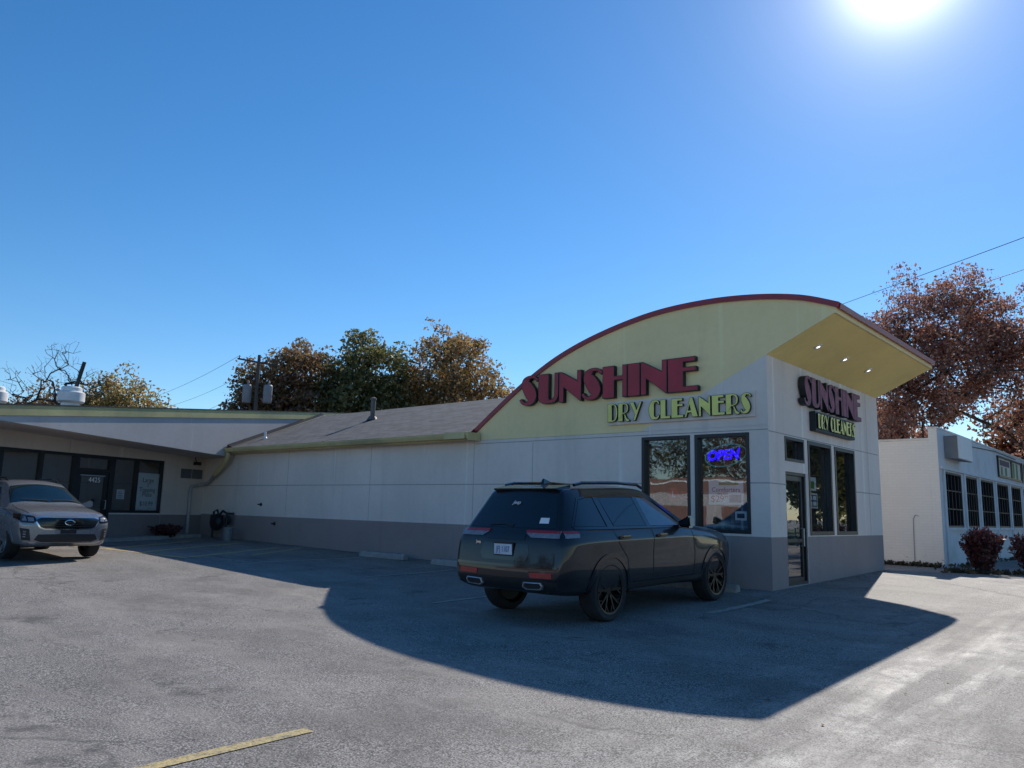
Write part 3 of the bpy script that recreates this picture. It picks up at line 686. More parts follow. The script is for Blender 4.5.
mb = MB(); LF.quad(mb, -4.71, -3.92, zf+.13, 2.155, -.05); mb.build('pane', M['glass_dark'], dd, keepnormals=True)
mb = MB(); mb.tube([LF.p(-3.88, 1.25, -.02), LF.p(-3.88, 1.25, .05), LF.p(-3.88, 1.5, .05), LF.p(-3.88, 1.5, -.02)], .014); mb.build('handle', M['galv'], dd)
mb = MB(); LF.quad(mb, -4.82, -3.81, 2.385, WT-.1, -.06); mb.build('transom_pane', M['glass_dark'], ST, keepnormals=True)
text('house_number', '4425', .2, M['paper'], dd, LF.p(-4.25, 2.06, -.044), LD, (0, 0, 1))
mb = MB(); LF.box(mb, -4.75, -3.93, 2.17, 2.20, -.018, -.01); mb.build('door_closer', M['galv'], dd)
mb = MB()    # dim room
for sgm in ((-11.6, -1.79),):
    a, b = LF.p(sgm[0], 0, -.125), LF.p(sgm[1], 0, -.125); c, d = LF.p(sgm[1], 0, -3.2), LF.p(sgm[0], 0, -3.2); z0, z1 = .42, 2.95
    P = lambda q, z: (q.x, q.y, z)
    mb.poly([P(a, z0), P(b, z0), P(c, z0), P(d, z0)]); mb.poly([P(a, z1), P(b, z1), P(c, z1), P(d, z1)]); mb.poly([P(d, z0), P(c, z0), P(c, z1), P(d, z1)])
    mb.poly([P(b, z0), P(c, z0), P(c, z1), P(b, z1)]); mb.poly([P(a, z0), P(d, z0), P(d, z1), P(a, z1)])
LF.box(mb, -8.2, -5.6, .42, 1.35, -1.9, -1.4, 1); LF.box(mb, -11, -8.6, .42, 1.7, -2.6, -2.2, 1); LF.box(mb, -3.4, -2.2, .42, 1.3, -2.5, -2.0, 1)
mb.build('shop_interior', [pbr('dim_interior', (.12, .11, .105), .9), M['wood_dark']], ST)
# fascia with the rising roof line
OV = 1.7
FA = Fr(A0+LN*OV, LD, LN)
ft = lambda s: 4.565+.110*s
fb = lambda s: 2.94-.036*min(s, 0)
ss = [-12.5, -10, -7.9, -5, -3, -1.6, 0, 2, 4, 6.6]
mb = MB()
for a, b in zip(ss, ss[1:]):
    mb.hexa([FA.p(a, fb(a), -.03), FA.p(b, fb(b), -.03), FA.p(b, fb(b), 0), FA.p(a, fb(a), 0), FA.p(a, ft(a)-.27, -.03), FA.p(b, ft(b)-.27, -.03), FA.p(b, ft(b)-.27, 0), FA.p(a, ft(a)-.27, 0)])
mb.build('fascia', M['fascia'], ST)
mb = MB()
for a, b in zip(ss, ss[1:]):
    mb.hexa([FA.p(a, ft(a)-.27, -.05), FA.p(b, ft(b)-.27, -.05), FA.p(b, ft(b)-.27, .035), FA.p(a, ft(a)-.27, .035), FA.p(a, ft(a)-.03, -.05), FA.p(b, ft(b)-.03, -.05), FA.p(b, ft(b)-.03, .045), FA.p(a, ft(a)-.03, .045)])
    mb.hexa([FA.p(a, ft(a)-.03, -.06), FA.p(b, ft(b)-.03, -.06), FA.p(b, ft(b)-.03, .06), FA.p(a, ft(a)-.03, .06), FA.p(a, ft(a), -.06), FA.p(b, ft(b), -.06), FA.p(b, ft(b), .06), FA.p(a, ft(a), .06)], 1)
mb.build('fascia_trim', [M['trim_yellow'], M['dark_metal']], ST)
mb = MB()
for a, b in zip(ss, ss[1:]):
    if a < 0: mb.poly([FA.p(a, fb(a)+.01, -.03), FA.p(b, fb(b)+.01, -.03), LF.p(b, fb(b)+.01, 0), LF.p(a, fb(a)+.01, 0)])
mb.build('eave_soffit', M['tan'], ST)
mb = MB()
for a, b in zip(ss, ss[1:]):
    mb.poly([FA.p(a, ft(a)-.06, -.06), FA.p(b, ft(b)-.06, -.06), FA.p(b, ft(b)-.06, -11), FA.p(a, ft(a)-.06, -11)])
mb.poly([FA.p(-12.5, 2.9, -11), FA.p(6.6, 2.9, -11), FA.p(6.6, ft(6.6)-.06, -11), FA.p(-12.5, ft(-12.5)-.06, -11)])
rf = mb.build('flat_roof', M['membrane'], ST)
def roof_vent(P, k):
    mb = MB(); mb.lathe([(.22, -.15), (.22, .03), (.30, .05), (.33, .08), (.33, .30), (.30, .33), (.25, .345), (.25, .43), (.22, .46), (.001, .47)], P, 'z', 22)
    mb.box(P.x-.2, P.y-.36, P.z+.2, P.x-.06, P.y-.30, P.z+.26, 1) if k else None
    return mb.build('roof_vent', [M['white_metal'], M['ink']], rf, smooth=True)
P0 = Vector((-16.53, -5.42, 3.95)); roof_vent(P0, 1); roof_vent(Vector((-17.90, -6.80, 3.90)), 0)
mb = MB(); mb.tube([P0+Vector((-.5, .2, -.1)), P0+Vector((-.45, .25, .5)), P0+Vector((-.30, .34, 1.22))], [.08, .055, .05], 8); mb.build('flue_pipe', M['dark_metal'], rf)
M['louvre'] = pbr('louvre_grey', (.13, .14, .16), .6)
# louvres, lamp on the wall
for u0, u1 in ((-1.06, -.63), (-.57, -.14)):
    mb = MB(); LF.ring(mb, u0, u1, 2.28, 2.58, .03, .002, .04)
    for i in range(4): LF.box(mb, u0+.03, u1-.03, 2.325+i*.06, 2.355+i*.06, .006, .032)
    LF.box(mb, u0+.03, u1-.03, 2.31, 2.55, .001, .004)
    mb.build('louvre_vent', M['louvre'], ST)
mb = MB(); mb.tube([LF.p(-.56, 3.06, .06), LF.p(-.56, 2.88, .10), LF.p(-.56, 2.82, .16)], .014, 6); LF.box(mb, -.65, -.46, 2.72, 2.82, .1, .26); LF.box(mb, -.64, -.47, 2.715, 2.72, .11, .25, 1)
mb.build('wall_lamp', [M['dark_metal'], M['white_metal']], ST, bevel=.008)
# low kerb strip along the wall
mb = MB()
for a, b in ((-12.4, -9), (-9, -6), (-6, -3), (-3, -.75)):
    pa, pb = LF.p(a, 0, .0), LF.p(b, 0, 0); za, zb = gz(pa.x, pa.y), gz(pb.x, pb.y)
    P = lambda u, z, n: LF.p(u, z, n)
    mb.hexa([P(a, za-.1, .005), P(b, zb-.1, .005), P(b, zb-.1, .75), P(a, za-.1, .75), P(a, za+.09, .005), P(b, zb+.09, .005), P(b, zb+.09, .75), P(a, za+.09, .75)])
tag(mb.build('walkway', M['concrete']), kind='structure')
PW = Fr(A0-LN*.068, LD, LN)
p = empty('window_poster', PW.p(-2.27, 1.25, 0), 'tall white pizza offer poster in the end window of the tan storefront', 'poster')
mb = MB(); PW.box(mb, -2.72, -1.87, 1.235, 2.36, -.004, 0); mb.build('sheet', M['paper'], p)
for i, (t_, z, sz) in enumerate((('Large', 2.14, .2), ('2', 1.99, .15), ('Topping', 1.85, .19), ('Pizza', 1.71, .19), ('$10.99', 1.43, .19))):
    text('printed_line', t_, sz, M['ink'], p, PW.p(-2.29, z, .003), LD, (0, 0, 1))
p = empty('window_notice', PW.p(-3.28, 1.56, 0), 'small white paper notice taped in the window beside the 4425 door', 'notice')
mb = MB(); PW.box(mb, -3.42, -3.14, 1.55, 1.83, -.004, 0); mb.build('sheet', M['paper'], p)
mb = MB()
for i in range(4): PW.box(mb, -3.38, -3.2-.03*(i % 2), 1.6+i*.05, 1.615+i*.05, .001, .002)
mb.build('print', M['ink'], p)

# ------------------------------------------------------------------ white building on the right
WX, WY = .34, 10.3
WB = empty('shop_building', (WX, WY, .2), 'white painted brick building with a row of dark barred windows behind the burgundy bushes', 'building')
WF = Fr((WX, 0, 0), (0, 1, 0), (1, 0, 0))
YE = 36.0
wins = [(10.82, 12.88), (13.44, 15.02), (15.46, 17.58), (18.1, 20.28), (20.7, 22.88), (23.3, 25.5), (25.9, 28.1), (28.5, 30.7), (31.1, 33.3)]
mb = MB(); WF.wall(mb, WY, YE, -.2, 3.99, [(a, b, 1.34, 2.86) for a, b in wins], .1, lambda u, v: 0)
mb.build('front_wall', M['white_paint'], WB)
mb = MB()
mb.hexa([(.12, WY, -.2), (WX-.003, WY, -.2), (WX-.003, WY+.4, -.2), (.12, WY+.4, -.2), (.12, WY, 3.0), (WX-.003, WY, 3.0), (WX-.003, WY+.4, 3.0), (.12, WY+.4, 3.0)])
mb.hexa([(.12, WY, 3.0), (WX-.003, WY, 3.0), (WX-.003, YE, 3.0), (.12, YE, 3.0), (.12, WY, 3.985), (WX-.003, WY, 3.985), (WX-.003, YE, 3.985), (.12, YE, 3.985)])
mb.hexa([(-14, WY, -.2), (.118, WY, -.2), (.118, WY+.3, -.2), (-14, WY+.3, -.2), (-14, WY, 3.67), (.118, WY, 3.67), (.118, WY+.3, 3.67), (-14, WY+.3, 3.67)])
for f_ in (mb,): pass
sw = mb.build('side_wall', M['cream_brick'], WB)
mb = MB(); mb.box(-14, WY-.03, 3.672, .115, WY+.33, 3.73); mb.box(.10, WY-.02, 3.988, WX+.03, YE, 4.03); mb.poly([(-14, WY+.3, 3.5), (.12, WY+.3, 3.5), (.12, YE, 3.5), (-14, YE, 3.5)]); mb.build('coping', M['white_metal'], WB)
mb = MB(); mb.box(-14, YE, -.2, WX, YE+.2, 3.9); mb.box(-14.2, WY, -.2, -14, YE, 3.7); mb.build('rear_wall', M['cream_brick'], WB)
mb = MB(); WF.box(mb, WY+.05, YE, 2.90, 2.98, .002, .06)
prev = WY+.3
for a, b in zip([WY+.28]+[q[1] for q in wins], [q[0] for q in wins]+[YE]):
    WF.box(mb, (a+b)/2-.08, (a+b)/2+.08, .3, 2.898, .002, .045)
for a, b in wins: WF.box(mb, a-.06, b+.06, 1.27, 1.338, .002, .055)
mb.build('wall_trim', M['white_paint'], WB)
for a, b in wins:
    mb = MB(); WF.ring(mb, a+.002, b-.002, 1.342, 2.858, .05, -.08, -.01)
    for i in range(1, 3): WF.box(mb, a+.052, b-.052, 1.34+i*.506-.014, 1.34+i*.506+.014, -.05, -.015)
    k = 5
    for i in range(1, k): u = a+(b-a)*i/k; WF.box(mb, u-.011, u+.011, 1.394, 2.806, -.014, -.003)
    f = mb.build('barred_window', M['dark_metal'], WB)
    mb = MB(); WF.quad(mb, a+.05, b-.05, 1.39, 2.81, -.055); mb.build('pane', pbr('dark_window_pane', (.010, .011, .014), .9, spec=0.) if 'dark_window_pane' not in bpy.data.materials else bpy.data.materials['dark_window_pane'], f, keepnormals=True)
mb = MB(); mb.tube([(-.38, WY-.03, gz(-.4, 10.2)), (-.36, WY-.03, 1.55), (-.30, WY-.03, 1.66), (-.22, WY-.03, 1.62)], .010, 6); mb.build('conduit', M['grey_pipe'], WB)
# projecting light-box sign and flat signs
lb = empty('wall_sign', (WX, 11.4, 3.5), 'white projecting light box sign near the corner of the white building', 'sign')
mb = MB(); q = [(WX+.003, 11.0, 3.24), (WX+.33, 11.0, 3.2), (WX+.33, 11.0, 3.84), (WX+.003, 11.0, 3.84)]
mb.prism(q, (0, 1.75, 0)); mb.build('sign_box', pbr('grey_sign_box', (.22, .22, .22), .6), lb)
mb = MB(); mb.hexa([(WX+.335, 11.02, 3.22), (WX+.355, 11.02, 3.22), (WX+.355, 12.73, 3.22), (WX+.335, 12.73, 3.22), (WX+.335, 11.02, 3.83), (WX+.355, 11.02, 3.83), (WX+.355, 12.73, 3.83), (WX+.335, 12.73, 3.83)])
mb.build('sign_face', M['white_metal'], lb)
fs = empty('wall_sign', (WX, 20.5, 3.1), 'flat framed sign with two pale green striped panels high on the white building', 'sign')
mb = MB()
for a, b in ((18.45, 20.9), (20.95, 23.0)): WF.ring(mb, a, b, 3.08, 3.82, .07, .003, .06)
mb.build('frame', M['black_frame'], fs)
mb = MB(); WF.box(mb, 18.52, 20.83, 3.15, 3.75, .004, .03); WF.box(mb, 21.02, 22.93, 3.15, 3.75, .004, .03); mb.build('panel', pbr('cream_sign', (.62, .58, .48), .6), fs)
mb = MB(); WF.box(mb, 18.8, 20.6, 3.50, 3.70, .031, .034); mb.build('lettering_band', pbr('plum_band', (.10, .06, .08), .6), fs)
gsm = pbr('sign_green', (.10, .20, .09), .6)
for u in (18.9, 19.7, 21.25, 21.95):
    mb = MB(); WF.box(mb, u, u+.38, 3.17, 3.46 if u < 21 else 3.72, .031, .034); mb.build('green_stripe', gsm, fs)
fs = empty('wall_sign', (WX, 24.6, 3.1), 'dark flat sign at the right edge of the white building', 'sign')
mb = MB(); WF.box(mb, 23.3, 26.2, 3.08, 3.84, .003, .05); mb.build('panel', M['dark_metal'], fs); mb = MB(); WF.ring(mb, 23.3, 26.2, 3.08, 3.84, .05, .051, .065); mb.build('frame', M['galv'], fs)
mb = MB(); mb.tube([WF.p(12.6, 3.9, .03), WF.p(14, 3.78, .03), WF.p(16, 3.86, .03), WF.p(18.2, 3.93, .03), WF.p(22, 3.9, .03)], .012, 5); mb.build('cable', M['wire'], WB)

# ------------------------------------------------------------------ small things on the lot
def wheel_stop(x0, x1, y, label):
    r = empty('wheel_stop', ((x0+x1)/2, y, gz((x0+x1)/2, y)), label, 'wheel stop', 'concrete wheel stops'); z = gz((x0+x1)/2, y)-.01
    mb = MB(); mb.prism([(x0, y-.09, z), (x0, y-.075, z+.09), (x0, y-.045, z+.135), (x0, y+.045, z+.135), (x0, y+.075, z+.09), (x0, y+.09, z)], (x1-x0, 0, 0))
    mb.build('block', M['concrete'], r, bevel=.012)
    mb = MB()
    for x in (x0+.25, x1-.25): mb.lathe([(.018, 0), (.018, .012), (.001, .014)], (x, y, z+.134), 'z', 8)
    mb.build('pin', M['dark_metal'], r)
wheel_stop(-10.45, -8.8, -.42, 'concrete wheel stop by the long wall, farthest left of the three')
wheel_stop(-7.85, -6.3, -.42, 'concrete wheel stop by the long wall, just left of the black SUV')
wheel_stop(-2.15, -.42, -.42, 'concrete wheel stop in front of the black SUV under the shop window')

gm = empty('gas_meter', (-17.75, -.3, gz(-17.80, -.3)), 'dark gas meter with pipes against the wall in the corner of the lot', 'gas meter'); z = -.13+gz(-17.80, -.3)
mb = MB(); mb.lathe([(.001, -.14), (.22, -.12), (.27, 0), (.22, .12), (.001, .14)], (-17.95, -.28, z+.62), 'y', 20); mb.box(-18.15, -.40, z+.5, -17.75, -.16, z+.85)
mb.build('meter_body', M['dark_metal'], gm, bevel=.02)
mb = MB(); mb.tube([(-18.15, -.28, z), (-18.15, -.28, z+.95), (-17.95, -.28, z+1.0), (-17.85, -.28, z+.85)], .035); mb.tube([(-17.80, -.28, z+.85), (-17.60, -.28, z+.98), (-17.35, -.28, z+.9), (-17.35, -.05, z+.9)], .035); mb.tube([(-17.35, -.28, z+.9), (-17.35, -.28, z+.1)], .03)
mb.build('pipe', M['dark_metal'], gm, smooth=True)
mb = MB(); mb.lathe([(.05, 0), (.15, .05), (.15, .10), (.05, .15)], (-17.40, -.28, z+.7), 'y', 16); mb.lathe([(.03, 0), (.08, .06), (.03, .12)], (-18.15, -.32, z+.6), 'y', 12); mb.build('regulator', M['dark_metal'], gm)
bk = empty('bucket', (-16.60, -.62, gz(-16.55, -.6)), 'white plastic bucket standing in front of the gas meter', 'bucket'); z = gz(-16.55, -.6)
mb = MB(); mb.lathe([(.001, .0), (.135, .0), (.155, .36), (.165, .37), (.165, .40), (.15, .40), (.145, .36), (.125, .02), (.001, .02)], (-16.60, -.62, z), 'z', 24); mb.build('pail', M['bucket'], bk, smooth=True)
mb = MB(); mb.tube([(-16.60+.165*math.cos(a), -.64-.02*math.sin(a), z+.35-.16*math.sin(a)) for a in [i*math.pi/12 for i in range(13)]], .006, 5); mb.build('handle', M['dark_metal'], bk)
# ------------------------------------------------------------------ vehicles
def bake(o):
    dg = bpy.context.evaluated_depsgraph_get(); me = bpy.data.meshes.new_from_object(o.evaluated_get(dg)); o.modifiers.clear(); old = o.data; o.data = me; me.name = o.name; return o
def car_paint(name, col, metal=.3, rough=.25, flake=.1):
    n = NT(name); c = Vector(col)
    f = n.add('ShaderNodeTexNoise', i_Scale=900.0); n.link(n.obj(), f.inputs['Vector'])
    d = n.add('ShaderNodeTexNoise', i_Scale=3.0, i_Detail=6.0); n.link(n.obj(), d.inputs['Vector'])
    colr = n.ramp(f.outputs['Fac'], [(.3, tuple(c*(1-flake))), (.7, tuple(c*(1+flake)))])
    sep = n.add('ShaderNodeSeparateXYZ'); n.link(n.obj(), sep.inputs[0])
    low = n.ramp(sep.outputs[2], [(.30, .3), (.6, 0.)])
    colr = n.mix(n.math('MULTIPLY', low, n.ramp(d.outputs['Fac'], [(.35, 0.), (.65, .8)])), colr, (.14, .125, .11))
    rg = n.ramp(d.outputs['Fac'], [(.3, rough), (.7, rough+.1)])
    return n.set(Base_Color=colr, Metallic=metal, Roughness=rg, Coat_Weight=.8, Coat_Roughness=.02, Specular_IOR_Level=.25)
M['car_black'] = car_paint('black_car_paint', (.006, .007, .011), 0., .4)
M['car_grey'] = car_paint('grey_car_paint', (.26, .265, .28), .5, .24, .15)
M['car_glass'] = pbr('privacy_glass', (.006, .008, .010), .04, var=.05, spec=.8)
M['car_glass_lt'] = pbr('painted_skylight_glass', (.10, .15, .20), .05, var=.3, scale=1.5, spec=.8)  # opaque; the pale blue colour paints the skylight showing through the cabin
M['windscreen'] = pbr('windscreen_glass', (.006, .016, .022), .04, var=.4, scale=2, spec=.35)
M['plastic'] = pbr('black_plastic_trim', (.014, .015, .017), .55, var=.1)
M['gloss_black'] = pbr('gloss_black', (.008, .008, .009), .12, coat=.5)
M['tyre'] = pbr('tyre_rubber', (.016, .016, .017), .85, var=.2, scale=9, dirt=(.05, .047, .043))
M['rim_black'] = pbr('dark_alloy', (.022, .023, .026), .3, metal=.8)
M['rim_silver'] = pbr('silver_alloy', (.50, .50, .50), .3, metal=.85)
M['chrome'] = pbr('chrome', (.75, .75, .76), .12, metal=1., var=.02)
M['lamp_red'] = pbr('red_lamp_lens', (.38, .012, .02), .12, coat=.6, var=.2, scale=12)
M['lamp_clear'] = pbr('clear_lamp_lens', (.20, .20, .22), .12, coat=.8, var=.35, scale=14)
M['plate'] = pbr('licence_plate', (.55, .60, .66), .5)

def car_body(name, stations, mats, root, wheels, wr, crease=({}, {})):
    """stations: list of 13-point half rings (x,y,z) bottom centre .. roof centre; mirrored, capped, subdivided, wheel arches cut"""
    mb = MB(); n = 13; S = len(stations); idx = {}
    def V(i, j, sd):
        x, y, z = stations[i][j]
        key = (i, j, 0 if x < 1e-6 else sd)
        if key not in idx: idx[key] = len(mb.v); mb.v.append((x*sd, y, z))
        return idx[key]
    F = []
    for i in range(S-1):
        for j in range(n-1):
            for sd in (1, -1): F.append((V(i, j, sd), V(i, j+1, sd), V(i+1, j+1, sd), V(i+1, j, sd)))
    cap = {}
    for i, bul in ((0, -1), (S-1, 1)):
        rows = range(2, 11)
        def W(j, c):      # c -2..2
            if abs(c) == 2: return V(i, j, 1 if c > 0 else -1)
            if j == 2: return V(i, 1, 1 if c > 0 else -1) if c else V(i, 0, 1)
            if j == 10: return V(i, 11, 1 if c > 0 else -1) if c else V(i, 12, 1)
            key = (i, j, 'c', c)
            if key not in idx:
                x, y, z = stations[i][j]; b = CAPB[name][0 if i == 0 else 1]; idx[key] = len(mb.v); mb.v.append((x*.55*c, y+bul*b*(1 if c == 0 else .75), z))
            return idx[key]
        for j in list(rows)[:-1]:
            for c in range(-2, 2): F.append((W(j, c), W(j, c+1), W(j+1, c+1), W(j+1, c)))
    mb.f = F; mb.mi = [0]*len(F)
    o = mb.build('body', mats, root, local=True)
    cr = {}
    for j, wgt in crease[0].items():
        for i in range(S-1):
            for sd in (1, -1): cr[frozenset((V(i, j, sd), V(i+1, j, sd)))] = wgt
    for i, wgt in crease[1].items():
        for j in range(2, 10):
            for sd in (1, -1): cr[frozenset((V(i, j, sd), V(i, j+1, sd)))] = wgt
    at = o.data.attributes.new('crease_edge', 'FLOAT', 'EDGE')
    for e in o.data.edges: at.data[e.index].value = cr.get(frozenset(e.vertices), 0.)
    m = o.modifiers.new('s', 'SUBSURF'); m.levels = m.render_levels = 3
    bake(o)
    for p in o.data.polygons: p.use_smooth = True
    bm = bmesh.new(); bm.from_mesh(o.data); bvh = BVHTree.FromBMesh(bm); bm.free()
    cutters = []
    for (wy, sd) in wheels:
        c = MB(); c.lathe([(.001, 0), (wr, 0), (wr, .5), (.001, .5)], (sd*1.15, wy, .39), (-sd, 0, 0), 40); c.box(min(sd*.66, sd*1.15), wy-wr, -.1, max(sd*.66, sd*1.15), wy+wr, .30)
        for k, sub in enumerate((1,)): pass
        c2 = MB(); c2.lathe([(.001, 0), (wr, 0), (wr, .5), (.001, .5)], (sd*1.15, wy, .39), (-sd, 0, 0), 40)
        q = c2.build('cutter', M['plastic'], None); cutters.append(q)
        b = o.modifiers.new('b', 'BOOLEAN'); b.operation = 'DIFFERENCE'; b.object = q; b.solver = 'EXACT'; b.material_mode = 'TRANSFER'
    bpy.context.view_layer.update(); bake(o)
    for q in cutters: bpy.data.objects.remove(q)
    o.data.set_sharp_from_angle(angle=R(40))
    return o, bvh

def decal(mb, bvh, poly, axis, off=.004, step=.05, mi=0, sd=1, thick=.02):
    """lay a polygon on the body. axis 'x' (poly in y,z; side sd), 'y' (poly in x,z; sd=-1 rear, 1 front), 'z' (poly in x,y from above)"""
    bm = bmesh.new()
    mk = {'x': lambda a, b: (0, a, b), 'y': lambda a, b: (a, 0, b), 'z': lambda a, b: (a, b, 0)}[axis]
    vs = [bm.verts.new(mk(*p)) for p in poly]; bm.faces.new(vs)
    k = {'x': (1, 2), 'y': (0, 2), 'z': (0, 1)}[axis]
    for ax in k:
        lo = min(v.co[ax] for v in bm.verts); hi = max(v.co[ax] for v in bm.verts); nrm = Vector((0, 0, 0)); nrm[ax] = 1
        c = lo+step
        while c < hi-1e-4:
            pt = Vector((0, 0, 0)); pt[ax] = c
            bmesh.ops.bisect_plane(bm, geom=bm.verts[:]+bm.edges[:]+bm.faces[:], plane_co=pt, plane_no=nrm, dist=1e-5); c += step
    bmesh.ops.triangulate(bm, faces=[f for f in bm.faces if len(f.verts) > 4])
    d = {'x': Vector((-sd, 0, 0)), 'y': Vector((0, -sd, 0)), 'z': Vector((0, 0, -1))}[axis]
    hit = []
    for v in bm.verts:
        o = v.co-d*6
        h = bvh.ray_cast(o, d)
        if h[0] is None:
            hh = bvh.find_nearest(v.co-d*1.0); p = v.co.copy()
            ai = {'x': 0, 'y': 1, 'z': 2}[axis]; p[ai] = hh[0][ai]; hit.append((v, p, hh[1]))
        else: hit.append((v, h[0], h[1]))
    for v, p, nn in hit:
        if nn.dot(d) > 0: nn = -nn
        v.co = p+(nn*.5-d*.5).normalized()*off if False else p-d*off
    bm.verts.index_update()
    V = [v.co.copy() for v in bm.verts]; F = [tuple(x.index for x in f.verts) for f in bm.faces]
    be = [(e.verts[0].index, e.verts[1].index) for e in bm.edges if len(e.link_faces) == 1]
    nV = len(V); back = {}
    for a, b in be:
        for q in (a, b):
            if q not in back: back[q] = len(V); V.append(V[q]+d*thick)
        F.append((a, b, back[b], back[a]))
    mb.raw(V, F, mi); bm.free()
def rect(a0, a1, b0, b1): return [(a0, b0), (a1, b0), (a1, b1), (a0, b1)]
def line(pts, w):
    P = [Vector(p) for p in pts]; L = []; Rr = []
    for i, p in enumerate(P):
        t = (P[min(i+1, len(P)-1)]-P[max(i-1, 0)]).normalized(); n = Vector((-t.y, t.x))*w/2; L.append(p+n); Rr.append(p-n)
    return [tuple(q) for q in L+Rr[::-1]]
def arcp(cy, cz, r, a0, a1, n=20): return [(cy+r*math.cos(R(a0+(a1-a0)*i/n)), cz+r*math.sin(R(a0+(a1-a0)*i/n))) for i in range(n+1)]
def mir(p): return [(-a, b) for a, b in p]

def wheel(root, x, y, r, rim_r, wid, rim_mat, style, sd):
    w = empty('wheel', (0, 0, 0), None, None); w.parent = root; w.location = (x, y, r); OFF[w.name] = Vector()
    ax = (sd, 0, 0); h = wid/2
    mb = MB(); mb.lathe([(rim_r-.005, -h), (rim_r+.03, -h), (r-.03, -h), (r-.008, -h*.75), (r, -h*.5), (r, h*.5), (r-.008, h*.75), (r-.03, h), (rim_r+.03, h+.006), (rim_r-.005, h-.012)], (0, 0, 0), ax, 48)
    mb.build('tyre', M['tyre'], w, local=True, smooth=True)
    mb = MB(); mb.lathe([(rim_r, h-.004), (rim_r-.015, h-.006), (rim_r-.03, h-.03), (rim_r-.045, -h*.6), (.001, -h*.5)], (0, 0, 0), ax, 40, 1)
    mb.lathe([(.001, h-.03), (.05, h-.03), (.075, h-.05), (.075, h-.09)], (0, 0, 0), ax, 20)
    mb.lathe([(rim_r, h-.002), (rim_r-.028, h-.006), (rim_r-.028, h-.03)], (0, 0, 0), ax, 40)
    X = Vector(ax); N5 = 5
    for k in range(N5):
        for t in ((-1, 1) if style == 'twin' else (0,)):
            a0 = 2*math.pi*k/N5+.3; a1 = a0+t*.24; wd0, wd1 = (.022, .019) if style == 'twin' else (.05, .036)
            p0 = Vector((0, math.cos(a0+t*.1), math.sin(a0+t*.1)))*.055; p1 = Vector((0, math.cos(a1), math.sin(a1)))*(rim_r-.02)
            sdv = X.cross((p1-p0).normalized()); zi, zo = h-.07, h-.028
            mb.hexa([p0-sdv*wd0+X*zi, p0+sdv*wd0+X*zi, p1+sdv*wd1+X*(zi+.01), p1-sdv*wd1+X*(zi+.01), p0-sdv*wd0*.7+X*zo, p0+sdv*wd0*.7+X*zo, p1+sdv*wd1*.7+X*(zo+.015), p1-sdv*wd1*.7+X*(zo+.015)])
            if style == 'twin' :
                b1 = Vector((0, math.cos(a1+t*.3), math.sin(a1+t*.3)))*(rim_r-.02); m0 = p0.lerp(p1, .55); sv = X.cross((b1-m0).normalized())
                mb.hexa([m0-sv*.014+X*zi, m0+sv*.014+X*zi, b1+sv*.014+X*zi, b1-sv*.014+X*zi, m0-sv*.01+X*(zo+.004), m0+sv*.01+X*(zo+.004), b1+sv*.01+X*(zo+.012), b1-sv*.01+X*(zo+.012)])
    mb.build('rim', [rim_mat, M['plastic']], w, local=True)
    return w
CAPB = {'suv_black': (.05, .07), 'suv_grey': (.05, .13)}

def ring(yl, yb, zb, zs, hw, belt, gl, rf, tops, ys=None):
    pass

